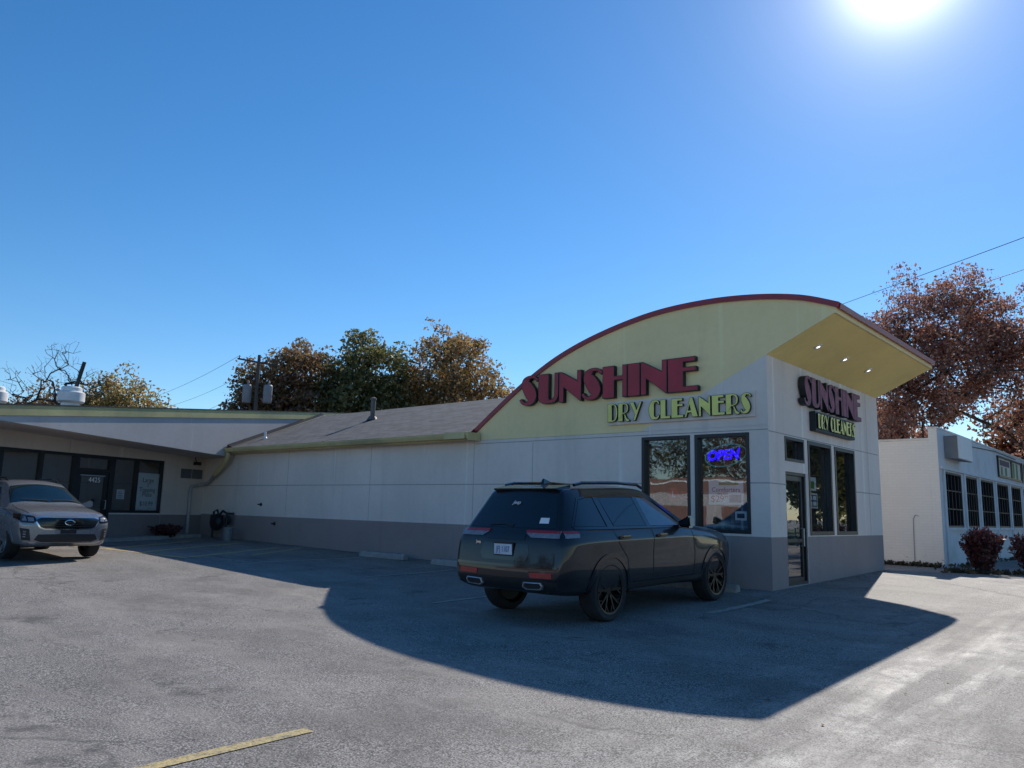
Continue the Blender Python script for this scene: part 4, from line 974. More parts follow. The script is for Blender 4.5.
# ---- black SUV seen from behind: local x right, y forward
def black_suv():
    # per station: y for [bottom, lower, mid, shoulder, belt, glassbase, roof], half widths, heights
    def st(y, w=1., zb=.33, ztop=1.74, belt=1.14, yu=None, tw=.60, gw=.905, roofc=.03, ym=0., wl=1.):
        yu = y if yu is None else yu; mid = y*.5+yu*.5
        return [(0, y, zb), (.55*.80*w, y, zb), (.80*w*wl, y, zb), (.915*w*wl, y, zb+.06), (.968*w, y+ym, .58), (.962*w, y+ym, .82), (.982*w, y+ym, 1.035), (.945*w, y+ym*.6, belt),
                (gw*w, y*.9+yu*.1, belt+.05), (tw+.075, yu*.85+mid*.15, ztop-.11), (tw, yu, ztop-.025), (.55*tw, yu, ztop+roofc*.6), (0, yu, ztop+roofc)]
    S = []
    # tail: bumper sticks out, tailgate leans forward above the lamps
    S.append([(0, -2.36, .41), (.42, -2.36, .41), (.78, -2.33, .41), (.83, -2.385, .475), (.875, -2.42, .60), (.885, -2.39, .80), (.875, -2.365, .98), (.86, -2.335, 1.10), (.80, -2.28, 1.17), (.64, -2.02, 1.60), (.59, -1.99, 1.685), (.33, -2.0, 1.715), (0, -2.01, 1.725)])
    S.append([(0, -2.2, .37), (.43, -2.2, .37), (.80, -2.2, .37), (.90, -2.22, .46), (.945, -2.27, .60), (.962, -2.25, .82), (.952, -2.22, 1.01), (.925, -2.18, 1.13), (.885, -2.12, 1.19), (.685, -1.86, 1.615), (.61, -1.80, 1.71), (.34, -1.80, 1.745), (0, -1.80, 1.755)])
    S.append(st(-1.85, yu=-1.45, ztop=1.735, w=1.005))
    S.append(st(-1.0, yu=-.95, ztop=1.75, w=1.0))
    S.append(st(-.35, yu=-.45, ztop=1.755))
    S.append(st(.25, yu=-.18, ztop=1.745))
    S.append(st(.62, yu=.10, ztop=1.70, tw=.585))
    # cowl: upper ring drops to the bonnet
    def hood(y, z, w, dz=.0, zb=.30, edge=.86):
        return [(0, y, zb), (.44*w, y, zb), (.80*w, y, zb), (.915*w, y, zb+.06), (.965*w, y, .58), (.975*w, y, .80), (.965*w, y, z-.16), (.935*w, y, z-.07), (.88*w, y, z-.03), (.80*w, y, z), (.70*w, y, z+.015), (.385*w, y, z+.03), (0, y, z+.035)]
    c = hood(.98, 1.19, 1.0); S.append(c)
    S.append(hood(1.55, 1.14, .995)); S.append(hood(2.0, 1.075, .955)); S.append(hood(2.18, 1.02, .91, zb=.36)); S.append(hood(2.23, .95, .87, zb=.42))
    z0 = gz(-1.2, -3.0); pit = math.atan((gz(-1.2, -1.5)-gz(-1.2, -4.5))/3)
    root = empty('parked_suv', (-1.275, -2.97, z0), 'black SUV parked nose in at the shop wall under the side windows, seen from behind', 'car', None, rz=R(-.2), pitch=pit)
    OFF[root.name] = Vector()
    RA, FA_ = -1.407, 1.557
    body, bvh = car_body('suv_black', S, [M['car_black'], M['plastic']], root, [(RA, 1), (RA, -1), (FA_, 1), (FA_, -1)], .43, ({3: .7, 6: .55, 8: .75, 9: .35, 10: .55}, {0: .45, 7: .45, 10: .4}))
    for sd in (1, -1):
        for y in (RA, FA_): wheel(root, sd*.835, y, .390, .297, .255, M['rim_black'], 'twin', sd)
    def part(name, mat, polys, axis, sd=1, off=.005, step=.05, thick=.02, parent=None):
        mb = MB()
        for q in polys: decal(mb, bvh, q, axis, off, step, 0, sd, thick)
        return mb.build(name, mat, parent or root, local=True, smooth=True)
    # tailgate glass and lamps
    part('rear_window', M['car_glass'], [[(-.73, 1.20), (.73, 1.20), (.70, 1.30), (.60, 1.56), (.55, 1.60), (-.55, 1.60), (-.60, 1.56), (-.70, 1.30)]], 'y', -1)
    mb = MB(); mb.hexa([(-.57, -2.0, 1.675), (.57, -2.0, 1.675), (.57, -1.75, 1.70), (-.57, -1.75, 1.70), (-.55, -2.05, 1.705), (.55, -2.05, 1.705), (.56, -1.72, 1.758), (-.56, -1.72, 1.758)])
    mb.build('roof_spoiler', M['car_black'], root, local=True, bevel=.012)
    for sd in (1, -1):
        l = part('tail_lamp', M['lamp_clear'], [[(sd*a, b) for a, b in ((.33, 1.135), (.42, 1.085), (.835, 1.085), (.82, 1.165), (.33, 1.165))]], 'y', -1, .012)
        part('lamp_strip', M['lamp_red'], [[(sd*a, b) for a, b in ((.32, 1.145), (.825, 1.145), (.815, 1.176), (.32, 1.176))]], 'y', -1, .017, parent=l)
        part('tail_lamp', M['lamp_clear'], [[(-2.275, 1.085), (-2.06, 1.09), (-2.04, 1.13), (-2.06, 1.165), (-2.25, 1.165)]], 'x', sd, .012)
        part('lamp_strip', M['lamp_red'], [[(-2.26, 1.145), (-2.04, 1.145), (-2.07, 1.174), (-2.245, 1.176)]], 'x', sd, .017, parent=l)
        part('reflector', M['lamp_red'], [[(sd*a, b) for a, b in ((.46, .595), (.78, .60), (.78, .665), (.44, .655))]], 'y', -1, .008)
    part('plate_recess', M['gloss_black'], [[(-.36, .79), (.36, .79), (.42, .87), (.38, 1.0), (-.38, 1.0), (-.42, .87)]], 'y', -1, .003)
    part('lower_bumper', M['plastic'], [[(-.82, .42), (.82, .42), (.85, .555), (.62, .575), (-.62, .575), (-.85, .555)]], 'y', -1, .007)
    part('tailgate_trim', M['gloss_black'], [rect(-.85, .85, .715, .745), rect(-.32, .32, 1.05, 1.125)], 'y', -1, .008)
    hp = bvh.ray_cast(Vector((0, -5, .91)), Vector((0, 1, 0)))[0]
    PF = Fr((0, hp.y-.012, 0), (1, 0, 0), (0, -1, .12)); PF.N.normalize()
    mb = MB(); PF.box(mb, -.168, .168, .84, 1.015, -.02, .006); pf = mb.build('plate_frame', M['plastic'], root, local=True, bevel=.004)
    mb = MB(); PF.box(mb, -.152, .152, .857, .99, .007, .012); mb.build('licence_plate', M['plate'], pf, local=True)
    text('plate_number', 'JFJ 1107', .105, M['blue_ink'], pf, PF.p(0, .92, .014), (1, 0, 0), (0, 0, 1), sx=.66)
    text('badge', 'Jeep', .05, M['chrome'], root, (-.47, bvh.ray_cast(Vector((-.47, -5, 1.01)), Vector((0, 1, 0)))[0].y-.012, 1.0), (1, 0, 0), (0, 0, 1), .003, offset=.002)
    text('window_script', 'Jeep', .075, M['paper'], root, (-.02, bvh.ray_cast(Vector((0, -5, 1.5)), Vector((0, 1, 0)))[0].y-.018, 1.52), (1, 0, 0), Vector((0, .52, .85)), .001, .3)
    part('sticker', M['paper'], [[(.46, 1.26), (.60, 1.26), (.585, 1.33), (.455, 1.33)]], 'y', -1, .010, .03)
    part('wiper', M['plastic'], [line([(-.36, 1.235), (-.10, 1.255), (.06, 1.225)], .03)], 'y', -1, .016)
    for sd in (1, -1):
        q = [(sd*a, z) for a, z in ((.34, .475), (.40, .445), (.62, .455), (.655, .50), (.63, .545), (.36, .54))]
        mb = MB(); c_ = Vector((sd*.5, 0, .497)); n_ = len(q)
        yb = lambda x, z: bvh.find_nearest(Vector((x, -2.6, z)))[0].y
        out = [Vector((a, yb(a, z)-.020, z)) for a, z in q]; inn = [Vector((c_.x+(p.x-c_.x)*.88, p.y-.006, c_.z+(p.z-c_.z)*.72)) for p in out]
        bk_ = [p+Vector((0, .05, 0)) for p in out]; ibk = [p+Vector((0, .03, 0)) for p in inn]
        for k in range(n_):
            l = (k+1) % n_; mb.poly([out[k], out[l], inn[l], inn[k]]); mb.poly([out[k], bk_[k], bk_[l], out[l]]); mb.poly([inn[k], inn[l], ibk[l], ibk[k]])
        e = mb.build('exhaust_tip', M['galv'], root, local=True)
        mb = MB(); mb.poly(ibk); mb.build('bore', M['ink'], e, local=True, keepnormals=True)
    # side glass, trims, handles
    for sd in (1, -1):
        part('rear_quarter_window', M['car_glass'], [[(-2.06, 1.23), (-1.42, 1.22), (-1.46, 1.59), (-1.62, 1.585), (-1.78, 1.55)]], 'x', sd)
        part('rear_door_window', M['car_glass'], [[(-1.22, 1.22), (-.42, 1.21), (-.50, 1.60), (-1.32, 1.595)], ], 'x', sd)
        part('front_door_window', M['car_glass_lt'], [[(-.30, 1.21), (.52, 1.20), (.28, 1.38), (-.02, 1.55), (-.14, 1.595), (-.38, 1.60)]], 'x', sd)
        part('window_trim', M['gloss_black'], [line([(-2.08, 1.205), (-1.2, 1.195), (-.3, 1.19), (.86, 1.18)], .028), line([(-2.10, 1.22), (-1.80, 1.575), (-1.58, 1.605), (-.2, 1.62), (.02, 1.565), (.33, 1.39), (.66, 1.19)], .022), line([(-.36, 1.2), (-.44, 1.61)], .11), line([(-1.32, 1.2), (-1.39, 1.6)], .12)], 'x', sd, .009)
        for q_ in (line([(-1.30, 1.17), (-1.22, 1.0), (-1.0, .80), (-.93, .46)], .012), line([(-.33, 1.16), (-.34, .44)], .012), line([(.80, 1.14), (.86, .8), (.84, .44)], .012)): part('panel_gap', M['ink'], [q_], 'x', sd, .003)
        for q_ in (arcp(RA, .388, .485, 180, 8)+arcp(RA, .388, .432, 8, 180), arcp(FA_, .388, .485, 172, 0)+arcp(FA_, .388, .432, 0, 172)): part('arch_moulding', M['gloss_black'], [q_], 'x', sd, .012, .06)
        part('sill', M['plastic'], [rect(-.95, 1.1, .335, .45)], 'x', sd, .014)
        part('sill_strip', M['rim_black'], [line([(-.82, .475), (.88, .47)], .012)], 'x', sd, .014)
        for y in (-1.08, -.12):
            mb = MB(); x0 = bvh.ray_cast(Vector((sd*3, y, 1.06)), Vector((-sd, 0, 0)))[0].x
            mb.hexa([(x0, y-.12, 1.045), (x0, y+.12, 1.045), (x0+sd*.05, y+.10, 1.05), (x0+sd*.05, y-.10, 1.05), (x0, y-.12, 1.10), (x0, y+.12, 1.10), (x0+sd*.05, y+.10, 1.092), (x0+sd*.05, y-.10, 1.092)])
            mb.build('door_handle', M['gloss_black'], root, local=True, bevel=.01)
        mb = MB()
        mb.hexa([(sd*.90, .46, 1.18), (sd*.90, .54, 1.18), (sd*1.16, .54, 1.16), (sd*1.16, .36, 1.16), (sd*.90, .43, 1.24), (sd*.90, .56, 1.24), (sd*1.14, .54, 1.35), (sd*1.14, .37, 1.35)])
        mb.build('door_mirror', M['gloss_black'], root, local=True, bevel=.03)
        mb = MB(); mb.tube([(sd*.60, -1.72, 1.755), (sd*.60, -1.55, 1.785), (sd*.605, -.7, 1.80), (sd*.595, -.18, 1.785), (sd*.575, -.02, 1.74)], .022, 8); mb.build('roof_rail', M['gloss_black'], root, local=True, smooth=True)
        part('headlamp', M['lamp_clear'], [[(2.0, .93), (2.26, .90), (2.24, .97), (2.0, 1.0)]], 'x', sd, .006)
    mb = MB(); mb.hexa([(-.035, -1.66, 1.765), (.035, -1.66, 1.765), (.03, -1.42, 1.775), (-.03, -1.42, 1.775), (-.012, -1.62, 1.85), (.012, -1.62, 1.85), (.008, -1.47, 1.81), (-.008, -1.47, 1.81)]); mb.build('roof_antenna', M['gloss_black'], root, local=True, bevel=.012)
    part('windscreen', M['car_glass_lt'], [[(-.70, .80), (.70, .80), (.58, .20), (-.58, .20)]], 'z', 1, .004, .08)
    part('grille', M['plastic'], [[(-.55, .66), (.55, .66), (.6, .86), (-.6, .86)]], 'y', 1, .006)
    part('underbody', M['plastic'], [rect(-.7, .7, .37, .45)], 'y', 1, .006)
    return root
black_suv()

# ---- grey SUV facing us: local y forward
def grey_suv():
    K = .97
    def st(y, ztop=1.66, belt=1.06, yu=None, tw=.58, w=1.):
        yu = y if yu is None else yu; mid = (y+yu)/2
        return [(0, y, .27), (.43, y, .27), (.78*w, y, .27), (.885*w, y, .34), (.935*w, y, .55), (.945*w, y, .78), (.93*w, y, .96), (.90*w, y, belt), (.865*w, y*.9+yu*.1, belt+.05), (tw+.08, yu*.85+mid*.15, ztop-.11), (tw, yu, ztop-.03), (.55*tw, yu, ztop+.015), (0, yu, ztop+.03)]
    S = [[(0, -2.3, .36), (.40, -2.3, .36), (.74, -2.28, .36), (.80, -2.33, .44), (.86, -2.36, .58), (.87, -2.33, .78), (.86, -2.30, .95), (.83, -2.26, 1.06), (.77, -2.2, 1.12), (.62, -1.92, 1.52), (.56, -1.88, 1.60), (.31, -1.9, 1.63), (0, -1.91, 1.64)],
         [(0, -2.15, .30), (.42, -2.15, .30), (.78, -2.15, .30), (.875, -2.17, .40), (.92, -2.2, .58), (.935, -2.19, .78), (.925, -2.16, .97), (.895, -2.12, 1.08), (.85, -2.06, 1.13), (.66, -1.78, 1.53), (.585, -1.7, 1.62), (.32, -1.7, 1.655), (0, -1.7, 1.665)],
         st(-1.7, yu=-1.3), st(-1.0, yu=-.9, ztop=1.675), st(-.3, yu=-.4, ztop=1.675), st(.3, yu=0, ztop=1.66), st(.72, yu=.28, ztop=1.615, tw=.565)]
    def hood(y, z, w, zb=.27, yo=0, wl=1.):
        return [(0, y, zb), (.42*w, y, zb), (.76*w*wl, y, zb), (.87*w*wl, y, zb+.06), (.93*w, y, .50), (.945*w, y, .72), (.935*w, y, z-.17), (.90*w, y, z-.09), (.84*w, y+yo, z-.045), (.76*w, y+yo, z-.01), (.66*w, y+yo, z+.005), (.36*w, y+yo, z+.02), (0, y+yo, z+.025)]
    S += [hood(1.14, 1.10, 1.), hood(1.55, 1.07, 1.0), hood(2.0, 1.0, .975), hood(2.2, .945, .93), hood(2.285, .88, .87, zb=.30)]
    z0 = g(-13.6, -6.75)+.0
    root = empty('parked_suv', (-12.86-1.47*K, -6.80, z0), 'grey SUV with chrome edged grille facing the lot in front of the tan storefront', 'car', None, rz=R(-90+.5))
    root.scale = (K, K, K); OFF[root.name] = Vector()
    RA, FA_ = -1.31, 1.47
    body, bvh = car_body('suv_grey', S, [M['car_grey'], M['plastic']], root, [(RA, 1), (RA, -1), (FA_, 1), (FA_, -1)], .40, ({3: .7, 6: .45, 8: .7, 10: .5}, {0: .4, 7: .4, 10: .35}))
    for sd in (1, -1):
        for y in (RA, FA_): wheel(root, sd*.805, y, .36, .235, .235, M['rim_silver'], 'star', sd)
    def part(name, mat, polys, axis, sd=1, off=.005, step=.05, thick=.02, parent=None):
        mb = MB()
        for q in polys: decal(mb, bvh, q, axis, off, step, 0, sd, thick)
        return mb.build(name, mat, parent or root, local=True, smooth=True)
    sym = lambda P: P+[(-a, b) for a, b in reversed(P) if a > 1e-6]
    part('grille_surround', M['chrome'], [sym([(.0, .62), (.46, .625), (.55, .66), (.63, .79), (.63, .86), (.55, .895), (0, .905)])], 'y', 1, .006)
    gr = part('grille', M['gloss_black'], [sym([(.0, .645), (.45, .65), (.53, .68), (.60, .79), (.60, .84), (.53, .868), (0, .878)])], 'y', 1, .012)
    hb = []
    for i in range(4):
        hb.append([(-.56+.02*abs(i-2), .69+i*.047), (.56-.02*abs(i-2), .69+i*.047), (.56-.02*abs(i-2), .70+i*.047), (-.56+.02*abs(i-2), .70+i*.047)])
    part('grille_bar', M['plastic'], hb, 'y', 1, .018, .08, parent=gr)
    fy = bvh.ray_cast(Vector((0, 5, .76)), Vector((0, -1, 0)))[0].y
    mb = MB(); v = []
    mb.tube([(.095*math.cos(a), fy+.028, .775+.05*math.sin(a)) for a in [i*2*math.pi/24 for i in range(25)]], .011, 6, cap=False); em = mb.build('emblem', M['chrome'], root, local=True, smooth=True)
    text('emblem_letters', 'KIA', .062, M['chrome'], em, (0, fy+.03, .775), (-1, 0, 0), (0, 0, 1), .004, sx=1.1)
    for sd in (1, -1):
        hl = part('headlamp', M['gloss_black'], [[(sd*a, b) for a, b in ((.60, .81), (.66, .755), (.86, .775), (.885, .86), (.88, .95), (.64, .90))]], 'y', 1, .008, .04)
        part('headlamp', M['gloss_black'], [[(2.22, .80), (1.90, .86), (1.78, .95), (2.0, .945), (2.2, .91)]], 'x', sd, .008, .04)
        part('lamp_lens', M['lamp_clear'], [[(sd*a, b) for a, b in ((.655, .80), (.75, .795), (.76, .88), (.66, .875))], [(sd*a, b) for a, b in ((.775, .80), (.86, .81), (.87, .915), (.785, .89))]], 'y', 1, .014, .03, parent=hl)
        part('fog_lamp_recess', M['plastic'], [[(sd*a, b) for a, b in ((.68, .40), (.82, .42), (.87, .66), (.72, .64))]], 'y', 1, .006, .04)
        part('fog_lamp', M['lamp_clear'], [[(sd*a, b+k*.05) for a, b in ((.77, .47), (.81, .475), (.82, .50), (.77, .495))] for k in range(3)], 'y', 1, .012, .03)
    part('lower_intake', M['plastic'], [sym([(0, .37), (.50, .375), (.62, .42), (.56, .53), (0, .54)])], 'y', 1, .007)
    part('skid_plate', M['rim_silver'], [sym([(0, .315), (.6, .32), (.72, .37), (.64, .385), (.5, .355), (0, .35)])], 'y', 1, .010)
    part('plate_holder', M['ink'], [rect(-.155, .155, .545, .625)], 'y', 1, .014)
    part('windscreen', M['windscreen'], [[(-.735, 1.02), (0, 1.12), (.735, 1.02), (.63, .52), (.56, .36), (0, .33), (-.56, .36), (-.63, .52)]], 'z', 1, .005, .06)
    part('bonnet_gap', M['ink'], [line([(-.70, 1.10), (-.76, 1.6), (-.70, 2.12)], .012), line([(.70, 1.10), (.76, 1.6), (.70, 2.12)], .012)], 'z', 1, .004)
    part('wiper', M['plastic'], [line([(-.62, .98), (-.1, 1.04)], .025), line([(.0, 1.05), (.5, .98)], .025)], 'z', 1, .02)
    for sd in (1, -1):
        part('rear_quarter_window', M['car_glass'], [[(-1.8, 1.12), (-1.2, 1.12), (-1.2, 1.50), (-1.5, 1.48)]], 'x', sd)
        part('rear_door_window', M['car_glass'], [[(-1.12, 1.12), (-.24, 1.11), (-.2, 1.52), (-1.12, 1.51)]], 'x', sd)
        part('front_door_window', M['car_glass'], [[(-.14, 1.11), (.66, 1.10), (.44, 1.30), (.15, 1.49), (-.12, 1.52)]], 'x', sd)
        part('window_trim', M['chrome'], [line([(-1.85, 1.095), (.80, 1.08)], .018)], 'x', sd, .008)
        for q_ in (line([(-.18, 1.08), (-.2, .42)], .012), line([(.84, 1.06), (.88, .75), (.84, .42)], .012), line([(-1.16, 1.08), (-1.05, .85), (-.88, .45)], .012)): part('panel_gap', M['ink'], [q_], 'x', sd, .003)
        for q_ in (arcp(RA, .36, .455, 178, 2)+arcp(RA, .36, .40, 2, 178), arcp(FA_, .36, .455, 178, 2)+arcp(FA_, .36, .40, 2, 178)): part('arch_moulding', M['car_grey'], [q_], 'x', sd, .010, .06)
        part('sill', M['plastic'], [rect(-.9, 1.05, .30, .42)], 'x', sd, .012)
        for y in (-.9, .0):
            mb = MB(); x0 = bvh.ray_cast(Vector((sd*3, y, .98)), Vector((-sd, 0, 0)))[0].x
            mb.hexa([(x0, y-.1, .965), (x0, y+.1, .965), (x0+sd*.04, y+.08, .968), (x0+sd*.04, y-.08, .968), (x0, y-.1, 1.0), (x0, y+.1, 1.0), (x0+sd*.04, y+.08, .996), (x0+sd*.04, y-.08, .996)]); mb.build('door_handle', M['car_grey'], root, local=True, bevel=.008)
        mb = MB(); mb.hexa([(sd*.86, .62, 1.08), (sd*.86, .70, 1.08), (sd*1.13, .68, 1.09), (sd*1.13, .54, 1.09), (sd*.86, .61, 1.16), (sd*.86, .70, 1.16), (sd*1.11, .68, 1.26), (sd*1.11, .55, 1.26)])
        mb.build('door_mirror', M['car_grey'], root, local=True, bevel=.03)
        mb = MB(); mb.tube([(sd*.57, -1.6, 1.665), (sd*.575, -1.4, 1.72), (sd*.575, -.5, 1.735), (sd*.565, 0, 1.71), (sd*.55, .1, 1.66)], .018, 8); mb.build('roof_rail', M['gloss_black'], root, local=True, smooth=True)
    return root
GREY = grey_suv()
# ------------------------------------------------------------------ trees
def grow(rng, base, fork, lobes, n, step=.6, r0=.022, power=.5, sag=.12, shell=.55, jit=1.):
    """skeleton: trunk to the fork, then every attractor is joined to the nearest node; returns nodes, parents, tips"""
    nodes = []; par = []
    k = max(3, int((fork-base).length/.8))
    for i in range(k+1):
        p = base.lerp(fork, i/k); nodes.append(p+Vector((rng.gauss(0, .04), rng.gauss(0, .04), 0))*(i > 0)); par.append(i-1)
    att = []
    tot = sum(l[1].x*l[1].y*l[1].z for l in lobes)
    for c, r in lobes:
        for _ in range(max(4, int(n*r.x*r.y*r.z/tot))):
            d = Vector((rng.gauss(0, 1), rng.gauss(0, 1), rng.gauss(0, 1))).normalized(); q = shell+(1-shell)*rng.random() if rng.random() < .75 else rng.random()
            att.append(c+Vector((d.x*r.x, d.y*r.y, d.z*r.z))*q*(.82+.3*noise.noise(d*1.7+c*.3)))
    att.sort(key=lambda a: (a-fork).length+rng.random()*.8)
    tips = []; start = int(k*.55)
    for a in att:
        best, bi = 1e9, k
        for i in range(start, len(nodes)):
            v = a-nodes[i]; d = v.length*(1+.35*(v.z < -.2))+.12*(nodes[i]-fork).length
            if d < best: best, bi = d, i
        v = a-nodes[bi]; m = max(1, int(v.length/step)); prev = bi; p0 = nodes[bi].copy()
        for j in range(1, m+1):
            t = j/m; p = p0+v*t+Vector((rng.gauss(0, .07)*jit, rng.gauss(0, .07)*jit, rng.gauss(0, .05)*jit-sag*math.sin(t*math.pi)))*(1 if j < m else .3)
            nodes.append(p); par.append(prev); prev = len(nodes)-1
        tips.append(prev)
    cnt = [0]*len(nodes)
    for t in tips:
        i = t
        while i >= 0: cnt[i] += 1; i = par[i]
    rad = [r0*max(1, c)**power for c in cnt]
    rad = [r if i <= k else min(r, .075) for i, r in enumerate(rad)]
    return nodes, par, rad, tips
def wood(nodes, par, rad, flare=1.25):
    mb = MB()
    for i, p in enumerate(nodes):
        if par[i] < 0: continue
        q = nodes[par[i]]; ra = min(rad[par[i]], rad[i]*1.6); rb = rad[i]
        if par[i] == 0: ra *= flare
        n = 8 if rb > .08 else (5 if rb > .03 else 3)
        mb.tube([q, p], [ra, rb], n, cap=False)
    return mb
def leaf_quads(mb, rng, c, rad, n, size, flat=.75):
    for _ in range(n):
        gq = Vector((rng.gauss(0, 1), rng.gauss(0, 1), rng.gauss(0, 1))); gq *= min(1, 1.7/max(gq.length, .01)); p = c+Vector((gq.x*rad, gq.y*rad, gq.z*rad*flat))
        a = Vector((rng.gauss(0, 1), rng.gauss(0, 1), rng.gauss(0, 1))).normalized(); b = a.orthogonal().normalized(); b = (b*math.cos(rng.random()*6.28)+a.cross(b)*math.sin(rng.random()*6.28))
        s = size*(.6+.8*rng.random()); w_ = a.cross(b)
        mb.poly([p-b*s, p+w_*s*.55-b*s*.1, p+b*s, p-w_*s*.55+b*s*.15])
def tree(name, base, fork, lobes, n, leafmat, per, lsize, crad, label, seed, group=None, r0=.02, bark='bark', skip=0., power=.5, leaf_name='crown', step=.6, jit=1., sag=.12):
    rng = random.Random(seed); base = Vector(base); fork = Vector(fork); lobes = [(Vector(c), Vector(r)) for c, r in lobes]
    root = empty(name, tuple(base), label, 'tree', group)
    nd, pr, rd, tips = grow(rng, base, fork, lobes, n, step, r0, power, sag, jit=jit)
    wood(nd, pr, rd).build('trunk', M[bark], root, smooth=True, keepnormals=True)
    if per:
        mb = MB()
        for t in tips:
            if rng.random() < skip: continue
            leaf_quads(mb, rng, nd[t], crad*(.7+.6*rng.random()), int(per*(.5+rng.random())), lsize)
        mb.build(leaf_name, M[leafmat], root, keepnormals=True)
    return root
GB = 'trees behind the shingle roof'
tree('autumn_tree', (-32.8, 11.9, .4), (-32.7, 11.9, 4.2), [((-32.4, 12.2, 8.1), (3.0, 3.0, 3.7)), ((-33.8, 10.8, 6.2), (2.5, 2.5, 2.9)), ((-31.4, 13.2, 6.2), (2.2, 2.2, 2.8)), ((-34.4, 10.1, 5.2), (2.5, 2.5, 2.9)), ((-34.0, 10.7, 7.4), (2.4, 2.4, 2.9))], 560, 'leaf_brown', 64, .10, .36, 'brown leaved tree behind the roof beside the utility pole, left of the green tree', 11, GB, skip=.03, r0=.013)
tree('autumn_tree', (-29.8, 14.7, .4), (-29.7, 14.7, 4.0), [((-29.7, 14.6, 8.3), (3.1, 3.1, 3.6)), ((-31.0, 13.4, 6.6), (2.3, 2.3, 2.8)), ((-28.4, 15.6, 6.6), (2.3, 2.3, 2.8))], 380, 'leaf_green', 72, .10, .37, 'green leaved tree in the middle of the three trees behind the shingle roof', 12, GB, skip=.01, r0=.013)
tree('autumn_tree', (-26.3, 18.1, .4), (-26.2, 18.1, 3.8), [((-26.3, 17.9, 8.6), (3.2, 3.2, 3.8)), ((-24.8, 19.4, 7.2), (2.4, 2.4, 2.8)), ((-27.9, 16.5, 6.8), (2.4, 2.4, 3.0)), ((-24.0, 20.3, 5.8), (2.1, 2.1, 2.4))], 440, 'leaf_orange', 66, .10, .38, 'orange tinged tree behind the roof, nearest the red arch of the three', 13, GB, skip=.02, r0=.012)
tree('autumn_tree', (-3.4, 26.3, .3), (-3.6, 26.4, 3.6), [((-2.6, 26.0, 9.3), (3.8, 3.8, 4.2)), ((-4.9, 24.6, 8.6), (2.3, 2.3, 3.0)), ((.6, 27.6, 8.6), (3.3, 3.3, 3.8)), ((-4.4, 25.2, 6.0), (2.6, 2.6, 2.4)), ((1.2, 28.0, 6.0), (2.6, 2.6, 2.4))], 900, 'leaf_red', 92, .068, .33, 'tall red brown tree with open branches rising behind the white building', 21, r0=.0095, skip=.06)
tree('autumn_tree', (1.4, 38.5, .3), (1.4, 38.5, 3.2), [((1.6, 38.2, 6.6), (4.2, 4.2, 3.8)), ((-2.2, 37.6, 5.6), (3.2, 3.2, 3.2)), ((4.6, 40.0, 6.6), (3.2, 3.2, 3.8))], 420, 'leaf_rust', 56, .12, .48, 'bright rust orange tree low behind the white building signs', 22, skip=.02, r0=.012)
tree('autumn_tree', (-8.5, 33.0, .3), (-8.4, 33, 3.0), [((-8.2, 33, 5.6), (3.4, 3.4, 3.2))], 220, 'leaf_red', 48, .11, .48, 'low reddish tree seen in the gap beside the shop corner under the canopy', 23, skip=.03, r0=.012)
tree('autumn_tree', (-39.6, 6.6, .4), (-39.5, 6.6, 3.2), [((-40.2, 5.6, 6.0), (2.6, 2.6, 3.1)), ((-41.6, 4.0, 5.7), (2.2, 2.2, 2.7)), ((-39.2, 7.3, 5.0), (1.8, 1.8, 2.2))], 380, 'leaf_yellow', 66, .09, .36, 'golden yellow tree behind the left storefront roof', 31, skip=.02, r0=.012)
tree('autumn_tree', (-41.2, 1.6, .4), (-41.2, 1.6, 3.2), [((-41.0, 1.7, 5.2), (2.9, 2.9, 2.45))], 200, 'leaf_brown', 52, .10, .38, 'low brown tree behind the white roof vents', 32, skip=.05, r0=.012)
tree('bare_tree', (-37.4, 1.2, .4), (-37.5, 1.25, 5.4), [((-37.5, 1.3, 8.1), (1.5, 1.5, 2.0)), ((-38.4, 0, 7.2), (1.5, 1.5, 1.3)), ((-36.8, 2.6, 7.4), (1.5, 1.5, 1.3))], 420, 'leaf_brown', 2, .04, .10, 'bare branched tree standing above the white roof vent at far left', 33, r0=.0052, skip=.6, step=.35, jit=.25, sag=-.03)
tree('autumn_tree', (-43.5, 11.5, .4), (-43.5, 11.5, 3), [((-43.3, 10.9, 4.7), (2.2, 2.2, 2.0))], 140, 'leaf_green', 50, .10, .38, 'small green tree just right of the golden tree above the pale fascia', 34, skip=.02, r0=.012)

# burgundy bushes and weeds
def bush(x, y, h, wd, label, seed, grp=None, mat='leaf_barberry', stems=80, cat='bush', name='bush', lean=1.):
    rng = random.Random(seed); z = gz(x, y)-.02; root = empty(name, (x, y, z), label, cat, grp)
    ws = MB(); lf = MB()
    for i in range(stems):
        a = rng.random()*6.283; q = rng.random()**.6; d = Vector((math.cos(a)*q*wd*.5, math.sin(a)*q*wd*.5, h*(1-.18*q*q)*(.74+.32*rng.random())))
        b = Vector((x+math.cos(a)*q*.1, y+math.sin(a)*q*.1, z)); pts = [b+Vector((d.x*t**1.15, d.y*t**1.15, d.z*t))+Vector((rng.gauss(0, .012), rng.gauss(0, .012), 0)) for t in (0, .3, .6, .85, 1)]
        ws.tube(pts, [.012, .010, .008, .005, .002], 4, cap=False)
        for k in range(70):
            t = .2+.8*rng.random()**.7; p = pts[0].lerp(pts[2], t/.6) if t < .6 else pts[2].lerp(pts[4], (t-.6)/.4)
            leaf_quads(lf, rng, p, .045, 1, .036)
    ws.build('stems', M['bark'], root, keepnormals=True); lf.build('foliage', M[mat], root, keepnormals=True)
    return root
bush(1.57, 8.35, 1.06, .80, 'burgundy leaved bush in front of the white building, left of two', 5, 'burgundy bushes')
